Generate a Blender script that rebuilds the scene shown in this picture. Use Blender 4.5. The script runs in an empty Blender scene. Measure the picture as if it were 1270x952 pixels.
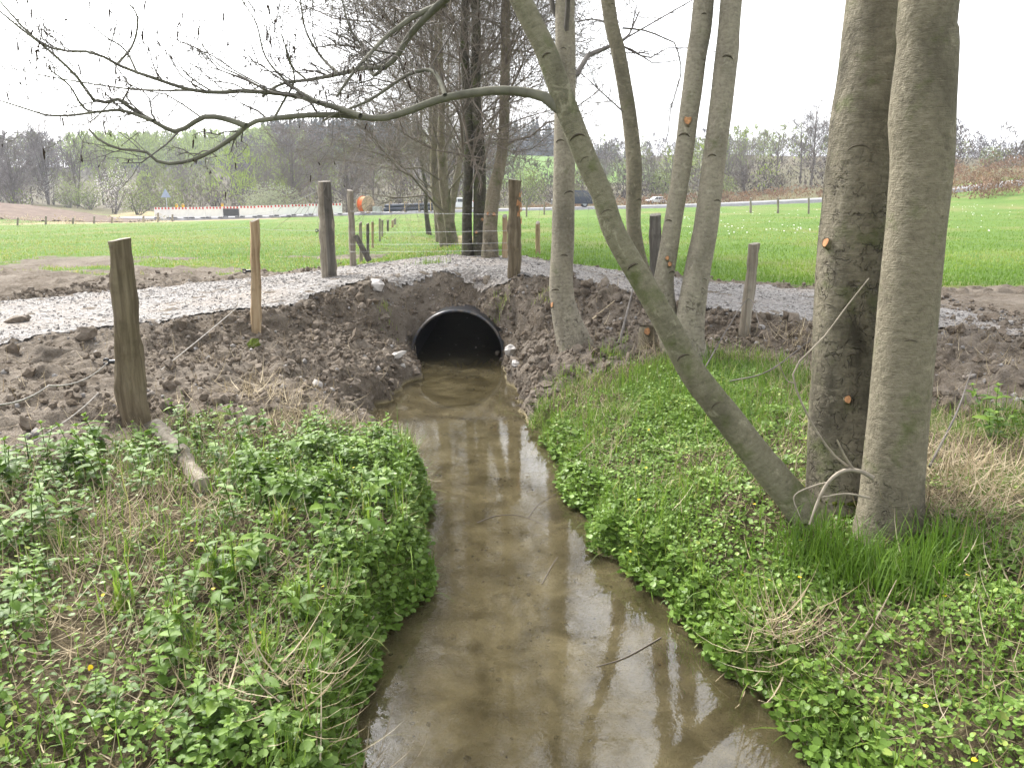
import bpy, math, random
import numpy as np
from mathutils import Vector, Matrix
sc = bpy.context.scene
COL = sc.collection
R = math.radians

# ---------------------------------------------------------------- camera
F = 980.0                       # focal length in pixels of the 1270 px wide photograph
CAMZ = 2.2
PITCH = R(13.4)
cam_d = bpy.data.cameras.new('camera')
cam_d.sensor_fit = 'HORIZONTAL'; cam_d.sensor_width = 36.0
cam_d.lens = 36.0 * F / 1270.0
cam_d.clip_start = 0.05; cam_d.clip_end = 5000
cam = bpy.data.objects.new('camera', cam_d); COL.objects.link(cam)
cam.location = (0, 0, CAMZ); cam.rotation_euler = (math.pi/2 - PITCH, 0, 0)
sc.camera = cam

# ---------------------------------------------------------------- sky, sun, exposure
SUN_EL, SUN_AZ = R(46), R(-42)  # azimuth from +Y, negative = towards -X (left, in front)
w = bpy.data.worlds.new('World'); sc.world = w; w.use_nodes = True
nt = w.node_tree; nt.nodes.clear()
sky = nt.nodes.new('ShaderNodeTexSky'); sky.sky_type = 'NISHITA'; sky.sun_disc = False
sky.sun_elevation = SUN_EL; sky.sun_rotation = SUN_AZ
sky.air_density = 1.0; sky.dust_density = 3.0; sky.ozone_density = 1.0
hs = nt.nodes.new('ShaderNodeHueSaturation'); hs.inputs['Saturation'].default_value = 0.16
tc = nt.nodes.new('ShaderNodeTexCoord')
cn = nt.nodes.new('ShaderNodeTexNoise'); cn.inputs['Scale'].default_value = 3.2; cn.inputs['Detail'].default_value = 6; cn.inputs['Roughness'].default_value = .62
mr = nt.nodes.new('ShaderNodeMapRange'); mr.inputs['From Min'].default_value = .3; mr.inputs['From Max'].default_value = .7
mr.inputs['To Min'].default_value = .72; mr.inputs['To Max'].default_value = 1.22
mx = nt.nodes.new('ShaderNodeMix'); mx.data_type = 'RGBA'; mx.blend_type = 'MULTIPLY'; mx.inputs[0].default_value = 1
bg = nt.nodes.new('ShaderNodeBackground'); bg.inputs['Strength'].default_value = 0.15
wo = nt.nodes.new('ShaderNodeOutputWorld')
nt.links.new(sky.outputs[0], hs.inputs['Color']); nt.links.new(hs.outputs[0], mx.inputs[6])
nt.links.new(tc.outputs['Generated'], cn.inputs['Vector']); nt.links.new(cn.outputs['Fac'], mr.inputs['Value']); nt.links.new(mr.outputs[0], mx.inputs[7])
nt.links.new(mx.outputs[2], bg.inputs['Color']); nt.links.new(bg.outputs[0], wo.inputs['Surface'])
sun_d = bpy.data.lights.new('sun', 'SUN'); sun_d.energy = 1.5; sun_d.angle = R(10); sun_d.color = (1, .96, .9)
sun = bpy.data.objects.new('sun', sun_d); COL.objects.link(sun)
sdir = Vector((math.sin(SUN_AZ)*math.cos(SUN_EL), math.cos(SUN_AZ)*math.cos(SUN_EL), math.sin(SUN_EL)))
sun.rotation_euler = sdir.to_track_quat('Z', 'Y').to_euler()
sun.location = sdir * 60
vs = sc.view_settings
vs.view_transform = 'Standard'; vs.look = 'None'; vs.gamma = 1.0; vs.use_curve_mapping = False
vs.exposure = 1.95
sc.cycles.use_denoising = True
sc.cycles.max_bounces = 6; sc.cycles.transparent_max_bounces = 8
sc.cycles.diffuse_bounces = 3; sc.cycles.glossy_bounces = 3; sc.cycles.transmission_bounces = 3
sc.cycles.caustics_reflective = False; sc.cycles.caustics_refractive = False

# ---------------------------------------------------------------- pixels to positions
cp, sp = math.cos(PITCH), math.sin(PITCH)
def ray(u, v):
    a, b = (u-635)/F, -(v-476)/F
    return np.array([a, cp + b*sp, -sp + b*cp])
def at_z(u, v, z):
    d = ray(u, v); return np.array([0, 0, CAMZ]) + d*((z-CAMZ)/d[2])
def at_y(u, v, y):
    d = ray(u, v); return np.array([0, 0, CAMZ]) + d*(y/d[1])
def depth(p): return p[1]*cp - (p[2]-CAMZ)*sp
def on_ground(u, v, y0=2.0, y1=140.0):
    ys = np.concatenate([np.arange(y0, 20, .03), np.arange(20, y1, .25)])
    d = ray(u, v); t = ys/d[1]
    z = CAMZ + d[2]*t; g = H(d[0]*t, ys)
    i = int(np.argmax(z <= g))
    if z[i] > g[i]: i = len(ys)-1
    return np.array([d[0]*t[i], ys[i], g[i]])

# ---------------------------------------------------------------- noise
def _hash(ix, iy, iz, seed):
    n = (ix.astype(np.int64)*374761393 + iy.astype(np.int64)*668265263 + iz.astype(np.int64)*2147483647 + seed*1442695041) & 0xFFFFFFFF
    n = ((n ^ (n >> 13)) * 1274126177) & 0xFFFFFFFF
    n = ((n ^ (n >> 16)) * 2246822519) & 0xFFFFFFFF
    return ((n ^ (n >> 15)) & 0xFFFFFF) / float(0xFFFFFF)
def vn2(x, y, seed=0):
    x = np.asarray(x, float); y = np.asarray(y, float)
    ix, iy = np.floor(x), np.floor(y); fx, fy = x-ix, y-iy
    fx = fx*fx*fx*(fx*(fx*6-15)+10); fy = fy*fy*fy*(fy*(fy*6-15)+10); z = np.zeros_like(ix)
    a = _hash(ix, iy, z, seed); b = _hash(ix+1, iy, z, seed); c = _hash(ix, iy+1, z, seed); d = _hash(ix+1, iy+1, z, seed)
    return (a*(1-fx)+b*fx)*(1-fy) + (c*(1-fx)+d*fx)*fy*1.0 - .5
def fbm(x, y, o=4, seed=0, g=.5):
    s = 0; a = 1.0
    x = np.asarray(x, float); y = np.asarray(y, float)
    for i in range(o):
        s = s + a*vn2(x, y, seed+i*7); a *= g
        x, y = x*1.9+y*.6+3.1, y*1.9-x*.6+7.7
    return s
def vn3(p, seed=0):
    ip = np.floor(p); f = p-ip; f = f*f*(3-2*f); r = 0
    for dx in (0, 1):
        for dy in (0, 1):
            for dz in (0, 1):
                wgt = (f[..., 0] if dx else 1-f[..., 0])*(f[..., 1] if dy else 1-f[..., 1])*(f[..., 2] if dz else 1-f[..., 2])
                r = r + wgt*_hash(ip[..., 0]+dx, ip[..., 1]+dy, ip[..., 2]+dz, seed)
    return r-.5
def ss(a, b, x):
    t = np.clip((x-a)/(b-a), 0, 1); return t*t*(3-2*t)

# ---------------------------------------------------------------- shape of the land
LE = [(425,952),(412,905),(422,860),(452,800),(500,750),(526,705),(530,655),(522,612),(497,562),(458,523),(484,495),(515,467),(520,441)]
RE = [(1000,952),(955,890),(905,835),(855,782),(800,728),(748,688),(724,648),(706,602),(690,555),(657,520),(632,482),(618,456),(612,441)]
LEw = np.array([at_z(u, v, 0)[:2] for u, v in LE]); REw = np.array([at_z(u, v, 0)[:2] for u, v in RE])
LEw = np.vstack([[[-.62,-8],[-.6, 1.5]], LEw, [[LEw[-1][0], 24], [-4.5, 60]]])
REw = np.vstack([[[1.7,-8],[1.5, 1.5]], REw, [[REw[-1][0], 24], [-3.3, 60]]])
PIPE_X, PIPE_Z, PIPE_R, PIPE_Y0 = at_z(570, 440, 0)[0], .06, .64, 10.62
FACE = 10.95                      # where the earth face over the pipe starts
def xl(y): return np.interp(y, LEw[:, 1], LEw[:, 0])
def xr(y): return np.interp(y, REw[:, 1], REw[:, 0])
TX = [-60,-30,-12,-7,-5.2,-4,-3,-2.3,-1,0,1,2.6,3.4,6,12,40]
TN = [-14,-2.5,5.0,7.1,7.9,8.5,9.6,10.8,11.35,11.3,10.7,9.2,8.75,8.2,7.4,2]
TF = [-8,3,9.2,11.3,13.2,13.9,14.2,14.3,14.3,14.2,13.9,13.3,12.9,12.3,11.5,6]
def yn(x): return np.interp(x, TX, TN)
def yf(x): return np.interp(x, TX, TF)
def ztrack(x): return .74 + .40*np.exp(-((x+.6)/3.0)**2)
def chan(x, y):                   # signed distance to the water's edge, negative in the stream
    j = .16*vn2(y*1.7+x*.3, x*.8, 11) + .13*vn2(y*4.5, x*2.0, 12) + .06*vn2(y*11, x*4.0, 13)
    return np.maximum(xl(y)-x, x-xr(y)) + j
def field(x, y):
    k = np.clip((y-14)/66, 0, 2.2)
    z = .70 + k*(-.07 + .026*np.clip(x, -60, 60)) + .0013*np.clip(x-22, 0, 40)**2*k
    z = z + 3.4*ss(-33, -70, x)*ss(48, 75, y)*(1-ss(78, 110, y)*.2)
    return z
def hillz(x, y):
    s = ss(105, 330, y)
    return s*(16.0*np.exp(-((x+25)/95)**2) + 10*np.exp(-((x+190)/90)**2) + 2.0 + 6*np.exp(-((x-240)/90)**2)) + 6*ss(330, 900, y)
def soil(x, y):                   # 1 where the ground is bare earth
    j = .55*fbm(x*1.1, y*1.1, 4, 21)
    left = ss(-.25, .25, y - np.interp(x, [-9,-6,-2.9,-2.2,-1.6,-.9], [3.3,3.7,4.5,5.5,5.9,6.2]) + j)
    left = left*ss(-.5, .5, np.interp(x, [-22,-10,-6,-4.5,-3.2,-2.5], [16.8,16.3,15.8,15.2,14.5,14.4]) - y + 2*j)
    right = ss(-.25, .25, y - np.interp(x, [-.4,.3,1,2,2.6,2.95,3.3,5,9], [7.3,7.6,7.8,7.9,7.6,6.3,5.6,5.4,5.0]) + j)
    right = right*ss(-.5, .5, np.interp(x, [0,2,5,9,14], [14.4,14.0,13.6,13.4,12.6]) - y + 2*j)
    m = np.where(x < (xl(y)+xr(y))/2, left, right)
    pat = ss(.10, .22, fbm(x*.28+3, y*.6, 4, 33)) * ss(30, 15, y) * ss(13.5, 14.5, y)*(x < -3.2)
    return np.clip(np.maximum(m, pat*.9), 0, 1)
def H(x, y):
    x = np.asarray(x, float); y = np.asarray(y, float)
    s = chan(x, y)
    near = .66 + .05*fbm(x*.5, y*.5, 3, 3) + .05*ss(2, 8, np.abs(x))
    f = field(x, y)
    yN, yF = yn(x), yf(x)
    b = ss(-1.1, .05, y-yN)
    base = near*(1-b) + ztrack(x)*b
    a = ss(0, 3.5, y-yF)
    base = base*(1-a) + f*a
    base = base + .28*np.exp(-((x-PIPE_X)/1.5)**2)*ss(14, 16, y)*ss(23, 21.3, y)
    so = soil(x, y)
    onchan = (y < 16.4)
    leftside = x < (xl(y)+xr(y))/2
    bl_, br_ = ss(6.5, 5.6, y), ss(8.6, 6.2, y)
    lip = np.where(leftside, .12+.38*bl_, .15+.07*br_)
    wd = np.where(leftside, .75, .45+.5*br_)
    prof = lip*ss(-.02, .13, s) + (1-lip)*(1-np.exp(-np.clip(s, 0, 9)/wd))
    bed = -.07 - .13*ss(0, .5, -s) + .03*fbm(x*3, y*3, 3, 8)
    carved = np.where(s < 0, bed, base*prof + bed*(1-ss(-.02, .1, s)))
    wy = y + .7*ss(.45, 1.5, np.abs(x-PIPE_X)) + .35*fbm(x*1.7, y*.4, 3, 14)
    top = .62*ss(FACE-.08, FACE+.14, wy) + .38*ss(FACE+.1, FACE+.75, wy)
    k = (1-top) + ss(20.6, 21.4, y)*ss(60, 40, y)
    h = base*(1-k) + carved*k
    land = ss(.0, .25, s)
    onT = ss(-.1, .25, y-yN)*ss(-.1, .25, yF-y)
    r = fbm(x*2.2, y*2.2, 5, 41, .55)
    rough = so*(1-onT)*(1-.25*ss(-1.9, -2.8, x))*(.11*np.abs(r)*2 - .06 + .055*fbm(x*7, y*7, 4, 47, .6))*ss(40, 12, y)
    grassy = (1-so)*(1-onT)*(.05*fbm(x*1.6, y*1.6, 3, 51))*ss(200, 20, y)
    trk = onT*(.015*fbm(x*1.2, y*1.2, 4, 55) + .012*fbm(x*12, y*12, 2, 56))
    h = h + land*(rough+grassy) + trk
    h = h + .12*ss(14, 30, y)*fbm(x*.12, y*.12, 3, 61)
    return h + hillz(x, y)
def trackmask(x, y):
    j = .35*fbm(x*1.3, y*1.3, 4, 71)
    return ss(-.12, .12, y-yn(x)-.05+j)*ss(-.12, .12, yf(x)-y+j)*ss(7, 4.8, x+2*j)

# ---------------------------------------------------------------- mesh building
class MB:
    def __init__(s): s.v = []; s.f = []; s.uv = []; s.t = []; s.n = 0
    def add(s, v, f, uv=None, t=None):
        v = np.asarray(v, float).reshape(-1, 3); f = np.asarray(f, np.int64)
        s.v.append(v); s.f.append(f + s.n); s.n += len(v)
        s.uv.append(np.zeros((len(v), 2)) if uv is None else np.asarray(uv, float).reshape(-1, 2))
        s.t.append(np.zeros(len(v)) if t is None else np.broadcast_to(np.asarray(t, float), (len(v),)))
        return s
    def mesh(s, name, mat, smooth=True):
        me = bpy.data.meshes.new(name)
        v = np.vstack(s.v); me.vertices.add(len(v)); me.vertices.foreach_set('co', v.astype(np.float32).ravel())
        lv = np.concatenate([f.ravel() for f in s.f]).astype(np.int32)
        sz = np.concatenate([np.full(len(f), f.shape[1]) for f in s.f]).astype(np.int32)
        me.loops.add(len(lv)); me.loops.foreach_set('vertex_index', lv)
        me.polygons.add(len(sz)); me.polygons.foreach_set('loop_start', np.concatenate([[0], np.cumsum(sz)[:-1]]).astype(np.int32))
        me.polygons.foreach_set('use_smooth', np.full(len(sz), smooth))
        me.update(calc_edges=True)
        ul = me.uv_layers.new(name='UVMap'); ul.data.foreach_set('uv', np.vstack(s.uv)[lv].astype(np.float32).ravel())
        at = me.attributes.new('tint', 'FLOAT', 'POINT'); at.data.foreach_set('value', np.concatenate(s.t).astype(np.float32))
        if mat: me.materials.append(mat)
        return me
    def build(s, name, mat, parent=None, smooth=True, origin=None):
        if origin is not None:
            o = np.asarray(origin, float); s.v = [a-o for a in s.v]
        ob = bpy.data.objects.new(name, s.mesh(name, mat, smooth)); COL.objects.link(ob)
        if origin is not None: ob.location = origin
        if parent is not None:
            ob.parent = parent
            if origin is None: ob.matrix_parent_inverse = Matrix.Translation(-Vector(parent.location))
        return ob
def tag(o, label=None, cat=None, group=None, kind=None):
    if label: o['label'] = label
    if cat: o['category'] = cat
    if group: o['group'] = group
    if kind: o['kind'] = kind
    return o
def empty(name, loc, label=None, cat=None, group=None):
    o = bpy.data.objects.new(name, None); COL.objects.link(o); o.location = loc; o.empty_display_size = .1
    return tag(o, label, cat, group)
def unit(a): return a/np.maximum(np.linalg.norm(a, axis=-1, keepdims=True), 1e-9)
def tubes(P, Rd, n):
    """batch of tubes: P (B,K,3), Rd (B,K) -> verts, quads, uv in metres"""
    B, K, _ = P.shape
    T = unit(np.gradient(P, axis=1))
    ov = unit(P[:, -1]-P[:, 0]); ref = np.where(np.abs(ov[:, 2:3]) < .7, [[0, 0, 1.]], [[1., .3, 0]])
    N1 = unit(np.cross(T, ref[:, None, :])); N2 = np.cross(T, N1)
    a = np.linspace(0, 2*np.pi, n+1)
    V = P[:, :, None, :] + Rd[:, :, None, None]*(np.cos(a)[:, None]*N1[:, :, None, :] + np.sin(a)[:, None]*N2[:, :, None, :])
    L = np.concatenate([np.zeros((B, 1)), np.cumsum(np.linalg.norm(np.diff(P, axis=1), axis=2), axis=1)], axis=1)
    uv = np.stack([np.broadcast_to((a*.5/np.pi)[None, None, :]*(Rd.mean(1)*6.283)[:, None, None], (B, K, n+1)), np.broadcast_to(L[:, :, None], (B, K, n+1))], -1)
    i = (np.arange(B)[:, None, None]*K + np.arange(K-1)[None, :, None])*(n+1) + np.arange(n)[None, None, :]
    q = np.stack([i, i+1, i+n+2, i+n+1], -1).reshape(-1, 4)
    return V.reshape(-1, 3), q, uv.reshape(-1, 2)
def smooth_path(P, Rd, K):
    P = np.asarray(P, float); Rd = np.asarray(Rd, float)
    d = np.concatenate([[0], np.cumsum(np.linalg.norm(np.diff(P, axis=0), axis=1))]); t = np.linspace(0, d[-1], K)
    # Catmull-Rom through the points
    Pe = np.vstack([2*P[0]-P[1], P, 2*P[-1]-P[-2]]); out = []
    idx = np.clip(np.searchsorted(d, t, side='right')-1, 0, len(P)-2)
    f = ((t-d[idx])/np.maximum(d[idx+1]-d[idx], 1e-9))[:, None]
    p0, p1, p2, p3 = Pe[idx], Pe[idx+1], Pe[idx+2], Pe[idx+3]
    S = .5*((2*p1) + (-p0+p2)*f + (2*p0-5*p1+4*p2-p3)*f*f + (-p0+3*p1-3*p2+p3)*f**3)
    return S, np.interp(t, d, Rd)
def place(tmpl, faces, pos, rot, scale, mb, t=None, uv=None):
    """stamp a small template many times: tmpl (V,3), pos (N,3), rot (N,3,3), scale (N,) or (N,3)"""
    N = len(pos); V = len(tmpl)
    sc_ = scale[:, None, None] if scale.ndim == 1 else scale[:, None, :]
    vv = np.einsum('nij,nvj->nvi', rot, tmpl[None]*sc_) + pos[:, None, :]
    ff = (np.asarray(faces)[None] + (np.arange(N)*V)[:, None, None]).reshape(-1, np.asarray(faces).shape[1])
    tt = None if t is None else np.repeat(t, V)
    mb.add(vv.reshape(-1, 3), ff, None if uv is None else np.tile(uv, (N, 1)), tt)
def rotz(a):
    c, s = np.cos(a), np.sin(a); z = np.zeros_like(a); o = np.ones_like(a)
    return np.stack([np.stack([c, -s, z], -1), np.stack([s, c, z], -1), np.stack([z, z, o], -1)], -2)
def rotx(a):
    c, s = np.cos(a), np.sin(a); z = np.zeros_like(a); o = np.ones_like(a)
    return np.stack([np.stack([o, z, z], -1), np.stack([z, c, -s], -1), np.stack([z, s, c], -1)], -2)
def roty(a):
    c, s = np.cos(a), np.sin(a); z = np.zeros_like(a); o = np.ones_like(a)
    return np.stack([np.stack([c, z, s], -1), np.stack([z, o, z], -1), np.stack([-s, z, c], -1)], -2)
def box(cx, cy, cz, sx, sy, sz, mb, t=None, bev=0):
    x, y, z = sx/2, sy/2, sz/2
    v = np.array([[a*x, b*y, c*z] for a in (-1, 1) for b in (-1, 1) for c in (-1, 1)]) + [cx, cy, cz]
    f = [[0,1,3,2],[4,6,7,5],[0,4,5,1],[2,3,7,6],[0,2,6,4],[1,5,7,3]]
    mb.add(v, f, None, t)
def children(rng, P, Rd, m, t0, t1, a0, a1, l0, l1, up=.0, K=5, rr=.55, jit=.05, tip=.25, rmin=.0015, side=None):
    """one more level of branches on every branch of a batch"""
    B, Kp, _ = P.shape
    t = rng.uniform(t0, t1, (B, m)); tt = t*(Kp-1-1e-6); i = tt.astype(int); f = (tt-i)[..., None]
    bi = np.arange(B)[:, None]
    pos = P[bi, i]*(1-f) + P[bi, i+1]*f
    tan = unit(P[bi, i+1]-P[bi, i])
    rad = (Rd[bi, i]*(1-f[..., 0]) + Rd[bi, i+1]*f[..., 0])*rng.uniform(rr*.7, rr*1.2, (B, m))
    L = np.linalg.norm(np.diff(P, axis=1), axis=2).sum(1)[:, None]
    r = rng.normal(size=(B, m, 3))
    if side is not None: r = r + np.asarray(side)
    perp = unit(r - (r*tan).sum(-1, keepdims=True)*tan)
    an = rng.uniform(a0, a1, (B, m))[..., None]
    d = np.cos(an)*tan + np.sin(an)*perp
    ln = (L*rng.uniform(l0, l1, (B, m))*(1.15-.55*t))[..., None, None]
    s = np.linspace(0, 1, K)[None, None, :, None]
    w_ = np.cumsum(rng.normal(size=(B, m, K, 3))*jit, axis=2); w_ -= w_[:, :, :1]
    path = pos[:, :, None, :] + ln*(d[:, :, None, :]*s + np.array([0, 0, up])*s*s + w_)
    rads = np.maximum(rad[..., None]*(1-(1-tip)*np.linspace(0, 1, K)), rmin)
    return path.reshape(-1, K, 3), rads.reshape(-1, K)

# ---------------------------------------------------------------- materials
class Mat:
    def __init__(s, name, rough=.8, spec=.3):
        s.m = bpy.data.materials.new(name); s.m.use_nodes = True; s.nt = s.m.node_tree
        s.b = s.nt.nodes['Principled BSDF']; s.out = s.nt.nodes['Material Output']
        s.b.inputs['Roughness'].default_value = rough; s.b.inputs['Specular IOR Level'].default_value = spec
    def n(s, typ, **kw):
        nd = s.nt.nodes.new('ShaderNode'+typ)
        for k, v in kw.items():
            if hasattr(nd, k) and k not in nd.inputs: setattr(nd, k, v)
            else:
                k2 = k.replace('_', ' ')
                if hasattr(v, 'is_linked') or isinstance(v, bpy.types.NodeSocket): s.nt.links.new(v, nd.inputs[k2])
                else: nd.inputs[k2].default_value = v
        return nd
    def l(s, a, b): s.nt.links.new(a, b)
    def pos(s, scale=(1, 1, 1)):
        g = s.n('NewGeometry'); return s._map(g.outputs['Position'], scale)
    def obj(s, scale=(1, 1, 1)):
        g = s.n('TexCoord'); return s._map(g.outputs['Object'], scale)
    def uv(s, scale=(1, 1, 1)):
        g = s.n('TexCoord'); return s._map(g.outputs['UV'], scale)
    def _map(s, o, scale):
        mp = s.nt.nodes.new('ShaderNodeMapping'); mp.inputs['Scale'].default_value = scale
        s.l(o, mp.inputs['Vector']); return mp.outputs[0]
    def noise(s, vec, scale, detail=4, rough=.55, dist=0):
        nd = s.n('TexNoise', Scale=scale, Detail=detail, Roughness=rough, Distortion=dist); s.l(vec, nd.inputs['Vector']); return nd.outputs['Fac']
    def ramp(s, fac, *stops):
        r = s.nt.nodes.new('ShaderNodeValToRGB'); e = r.color_ramp.elements
        while len(e) < len(stops): e.new(.5)
        for el, (p, c) in zip(e, stops):
            el.position = p; el.color = (*c, 1) if len(c) == 3 else c
        s.l(fac, r.inputs[0]); return r.outputs[0]
    def mix(s, fac, a, b, mode='MIX'):
        nd = s.nt.nodes.new('ShaderNodeMix'); nd.data_type = 'RGBA'; nd.blend_type = mode
        for v, i in ((fac, 0), (a, 6), (b, 7)):
            if isinstance(v, bpy.types.NodeSocket): s.l(v, nd.inputs[i])
            else: nd.inputs[i].default_value = v if i == 0 else (*v, 1)
        return nd.outputs[2]
    def val(s, v, lo, hi, a=0, b=1):
        nd = s.n('MapRange'); s.l(v, nd.inputs['Value'])
        for k, x in (('From Min', lo), ('From Max', hi), ('To Min', a), ('To Max', b)): nd.inputs[k].default_value = x
        return nd.outputs[0]
    def math(s, op, a, b):
        nd = s.nt.nodes.new('ShaderNodeMath'); nd.operation = op
        for v, i in ((a, 0), (b, 1)):
            if isinstance(v, bpy.types.NodeSocket): s.l(v, nd.inputs[i])
            else: nd.inputs[i].default_value = v
        return nd.outputs[0]
    def attr(s, name, out='Fac'):
        nd = s.nt.nodes.new('ShaderNodeAttribute'); nd.attribute_name = name; return nd.outputs[out]
    def color(s, c):
        if isinstance(c, bpy.types.NodeSocket): s.l(c, s.b.inputs['Base Color'])
        else: s.b.inputs['Base Color'].default_value = (*c, 1)
        return s
    def bump(s, h, strength=.5, dist=.02):
        nd = s.n('Bump', Strength=strength, Distance=dist); s.l(h, nd.inputs['Height']); s.l(nd.outputs[0], s.b.inputs['Normal']); return s
    def translucent(s, c, f=.3):
        t = s.n('BsdfTranslucent'); m_ = s.nt.nodes.new('ShaderNodeMixShader'); m_.inputs[0].default_value = f
        if isinstance(c, bpy.types.NodeSocket): s.l(c, t.inputs['Color'])
        else: t.inputs['Color'].default_value = (*c, 1)
        s.l(s.b.outputs[0], m_.inputs[1]); s.l(t.outputs[0], m_.inputs[2]); s.l(m_.outputs[0], s.out.inputs['Surface']); return s
def plain(name, c, rough=.6, spec=.3, var=.25, scale=8, metal=0, bump=0):
    m = Mat(name, rough, spec); m.b.inputs['Metallic'].default_value = metal
    nz = m.noise(m.obj(), scale, 5)
    lo = tuple(x*(1-var) for x in c); hi = tuple(min(1, x*(1+var)) for x in c)
    m.color(m.ramp(nz, (.3, lo), (.7, hi)))
    if bump: m.bump(nz, bump, .01)
    return m.m
def leafmat(name, stops, f=.3, rough=.5, spec=.35):
    m = Mat(name, rough, spec); c = m.ramp(m.attr('tint'), *stops); m.color(c); m.translucent(c, f); return m.m

def mat_ground():
    m = Mat('ground_mat', .95, .15); P = m.pos()
    so = m.attr('soil'); n1 = m.noise(P, 1.3, 6, .6); n2 = m.noise(P, 14, 6, .65); n3 = m.noise(P, 70, 3, .6)
    soilc = m.ramp(n2, (.28, (.070, .053, .037)), (.5, (.148, .120, .090)), (.72, (.225, .193, .156)))
    soilc = m.mix(m.val(n1, .42, .62), soilc, (.22, .187, .15))
    soilc = m.mix(m.val(n3, .58, .70, 0, .6), soilc, (.29, .25, .21)); soilc = m.mix(m.val(n3, .42, .32, 0, .6), soilc, (.06, .046, .034))
    gs = m.noise(P, .22, 5, .6); gf = m.noise(P, 5, 5, .65)
    gr = m.ramp(gs, (.3, (.085, .155, .025)), (.5, (.115, .195, .036)), (.68, (.21, .205, .075)))
    gr = m.mix(m.val(gf, .40, .72, 0, .55), gr, (.055, .10, .016))
    gr = m.mix(m.attr('dry'), gr, m.ramp(m.noise(P, 45, 5, .7), (.3, (.05, .038, .022)), (.5, (.105, .082, .048)), (.7, (.20, .165, .10))))
    j = m.math('ADD', so, m.val(n2, .3, .7, -.25, .25))
    c = m.mix(m.val(j, .4, .6), gr, soilc)
    # stream bed below the water line
    z = m.n('SeparateXYZ'); m.l(P, z.inputs[0])
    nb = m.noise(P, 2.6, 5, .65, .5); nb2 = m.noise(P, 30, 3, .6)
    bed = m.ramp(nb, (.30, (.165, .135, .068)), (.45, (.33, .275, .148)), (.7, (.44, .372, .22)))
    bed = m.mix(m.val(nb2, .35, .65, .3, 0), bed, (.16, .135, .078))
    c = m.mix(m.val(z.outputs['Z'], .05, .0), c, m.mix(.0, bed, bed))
    far = m.val(z.outputs['Z'], 6, 9)
    m.color(c); m.bump(m.math('ADD', n2, m.math('MULTIPLY', n3, .45)), 1.0, .06)
    return m.m
def mat_track():
    m = Mat('crushed_stone_mat', .9, .2); P = m.pos()
    v = m.n('TexVoronoi', Scale=26.0); m.l(P, v.inputs['Vector'])
    n1 = m.noise(P, .9, 5, .6); n2 = m.noise(P, 9, 4)
    c = m.ramp(v.outputs['Color'], (.15, (.145, .133, .122)), (.5, (.235, .221, .207)), (.9, (.315, .30, .285)))
    c = m.mix(m.val(n1, .50, .72, 0, .55), c, (.27, .225, .18)); c = m.mix(m.val(n2, .6, .8, 0, .4), c, (.17, .14, .12))
    m.color(c); m.bump(v.outputs['Distance'], .8, .03); return m.m
def mat_water():
    m = Mat('stream_water_mat'); P = m.pos()
    n1 = m.noise(P, 1.6, 3, .5); n2 = m.noise(P, 9, 4, .6, .6); n3 = m.noise(m.pos((1, .5, 1)), 30, 3, .6)
    hgt = m.math('ADD', m.math('MULTIPLY', n1, .8), m.math('ADD', m.math('MULTIPLY', n2, .22), m.math('MULTIPLY', n3, .06)))
    bp = m.n('Bump', Strength=.13, Distance=.02); m.l(hgt, bp.inputs['Height'])
    fr = m.n('Fresnel', IOR=1.85); m.l(bp.outputs[0], fr.inputs['Normal'])
    gl = m.n('BsdfGlossy', Roughness=.015); m.l(bp.outputs[0], gl.inputs['Normal'])
    tr = m.n('BsdfTransparent'); tr.inputs['Color'].default_value = (.96, .92, .80, 1)
    ms = m.nt.nodes.new('ShaderNodeMixShader'); m.l(fr.outputs[0], ms.inputs[0]); 
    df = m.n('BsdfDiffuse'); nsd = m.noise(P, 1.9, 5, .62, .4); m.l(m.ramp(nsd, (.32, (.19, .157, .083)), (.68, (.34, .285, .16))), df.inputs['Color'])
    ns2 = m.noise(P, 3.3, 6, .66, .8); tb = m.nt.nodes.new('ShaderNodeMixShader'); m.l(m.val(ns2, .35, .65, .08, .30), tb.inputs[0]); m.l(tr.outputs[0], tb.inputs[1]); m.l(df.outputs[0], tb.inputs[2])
    m.l(tb.outputs[0], ms.inputs[1]); m.l(gl.outputs[0], ms.inputs[2])
    m.l(ms.outputs[0], m.out.inputs['Surface']); return m.m
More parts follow.
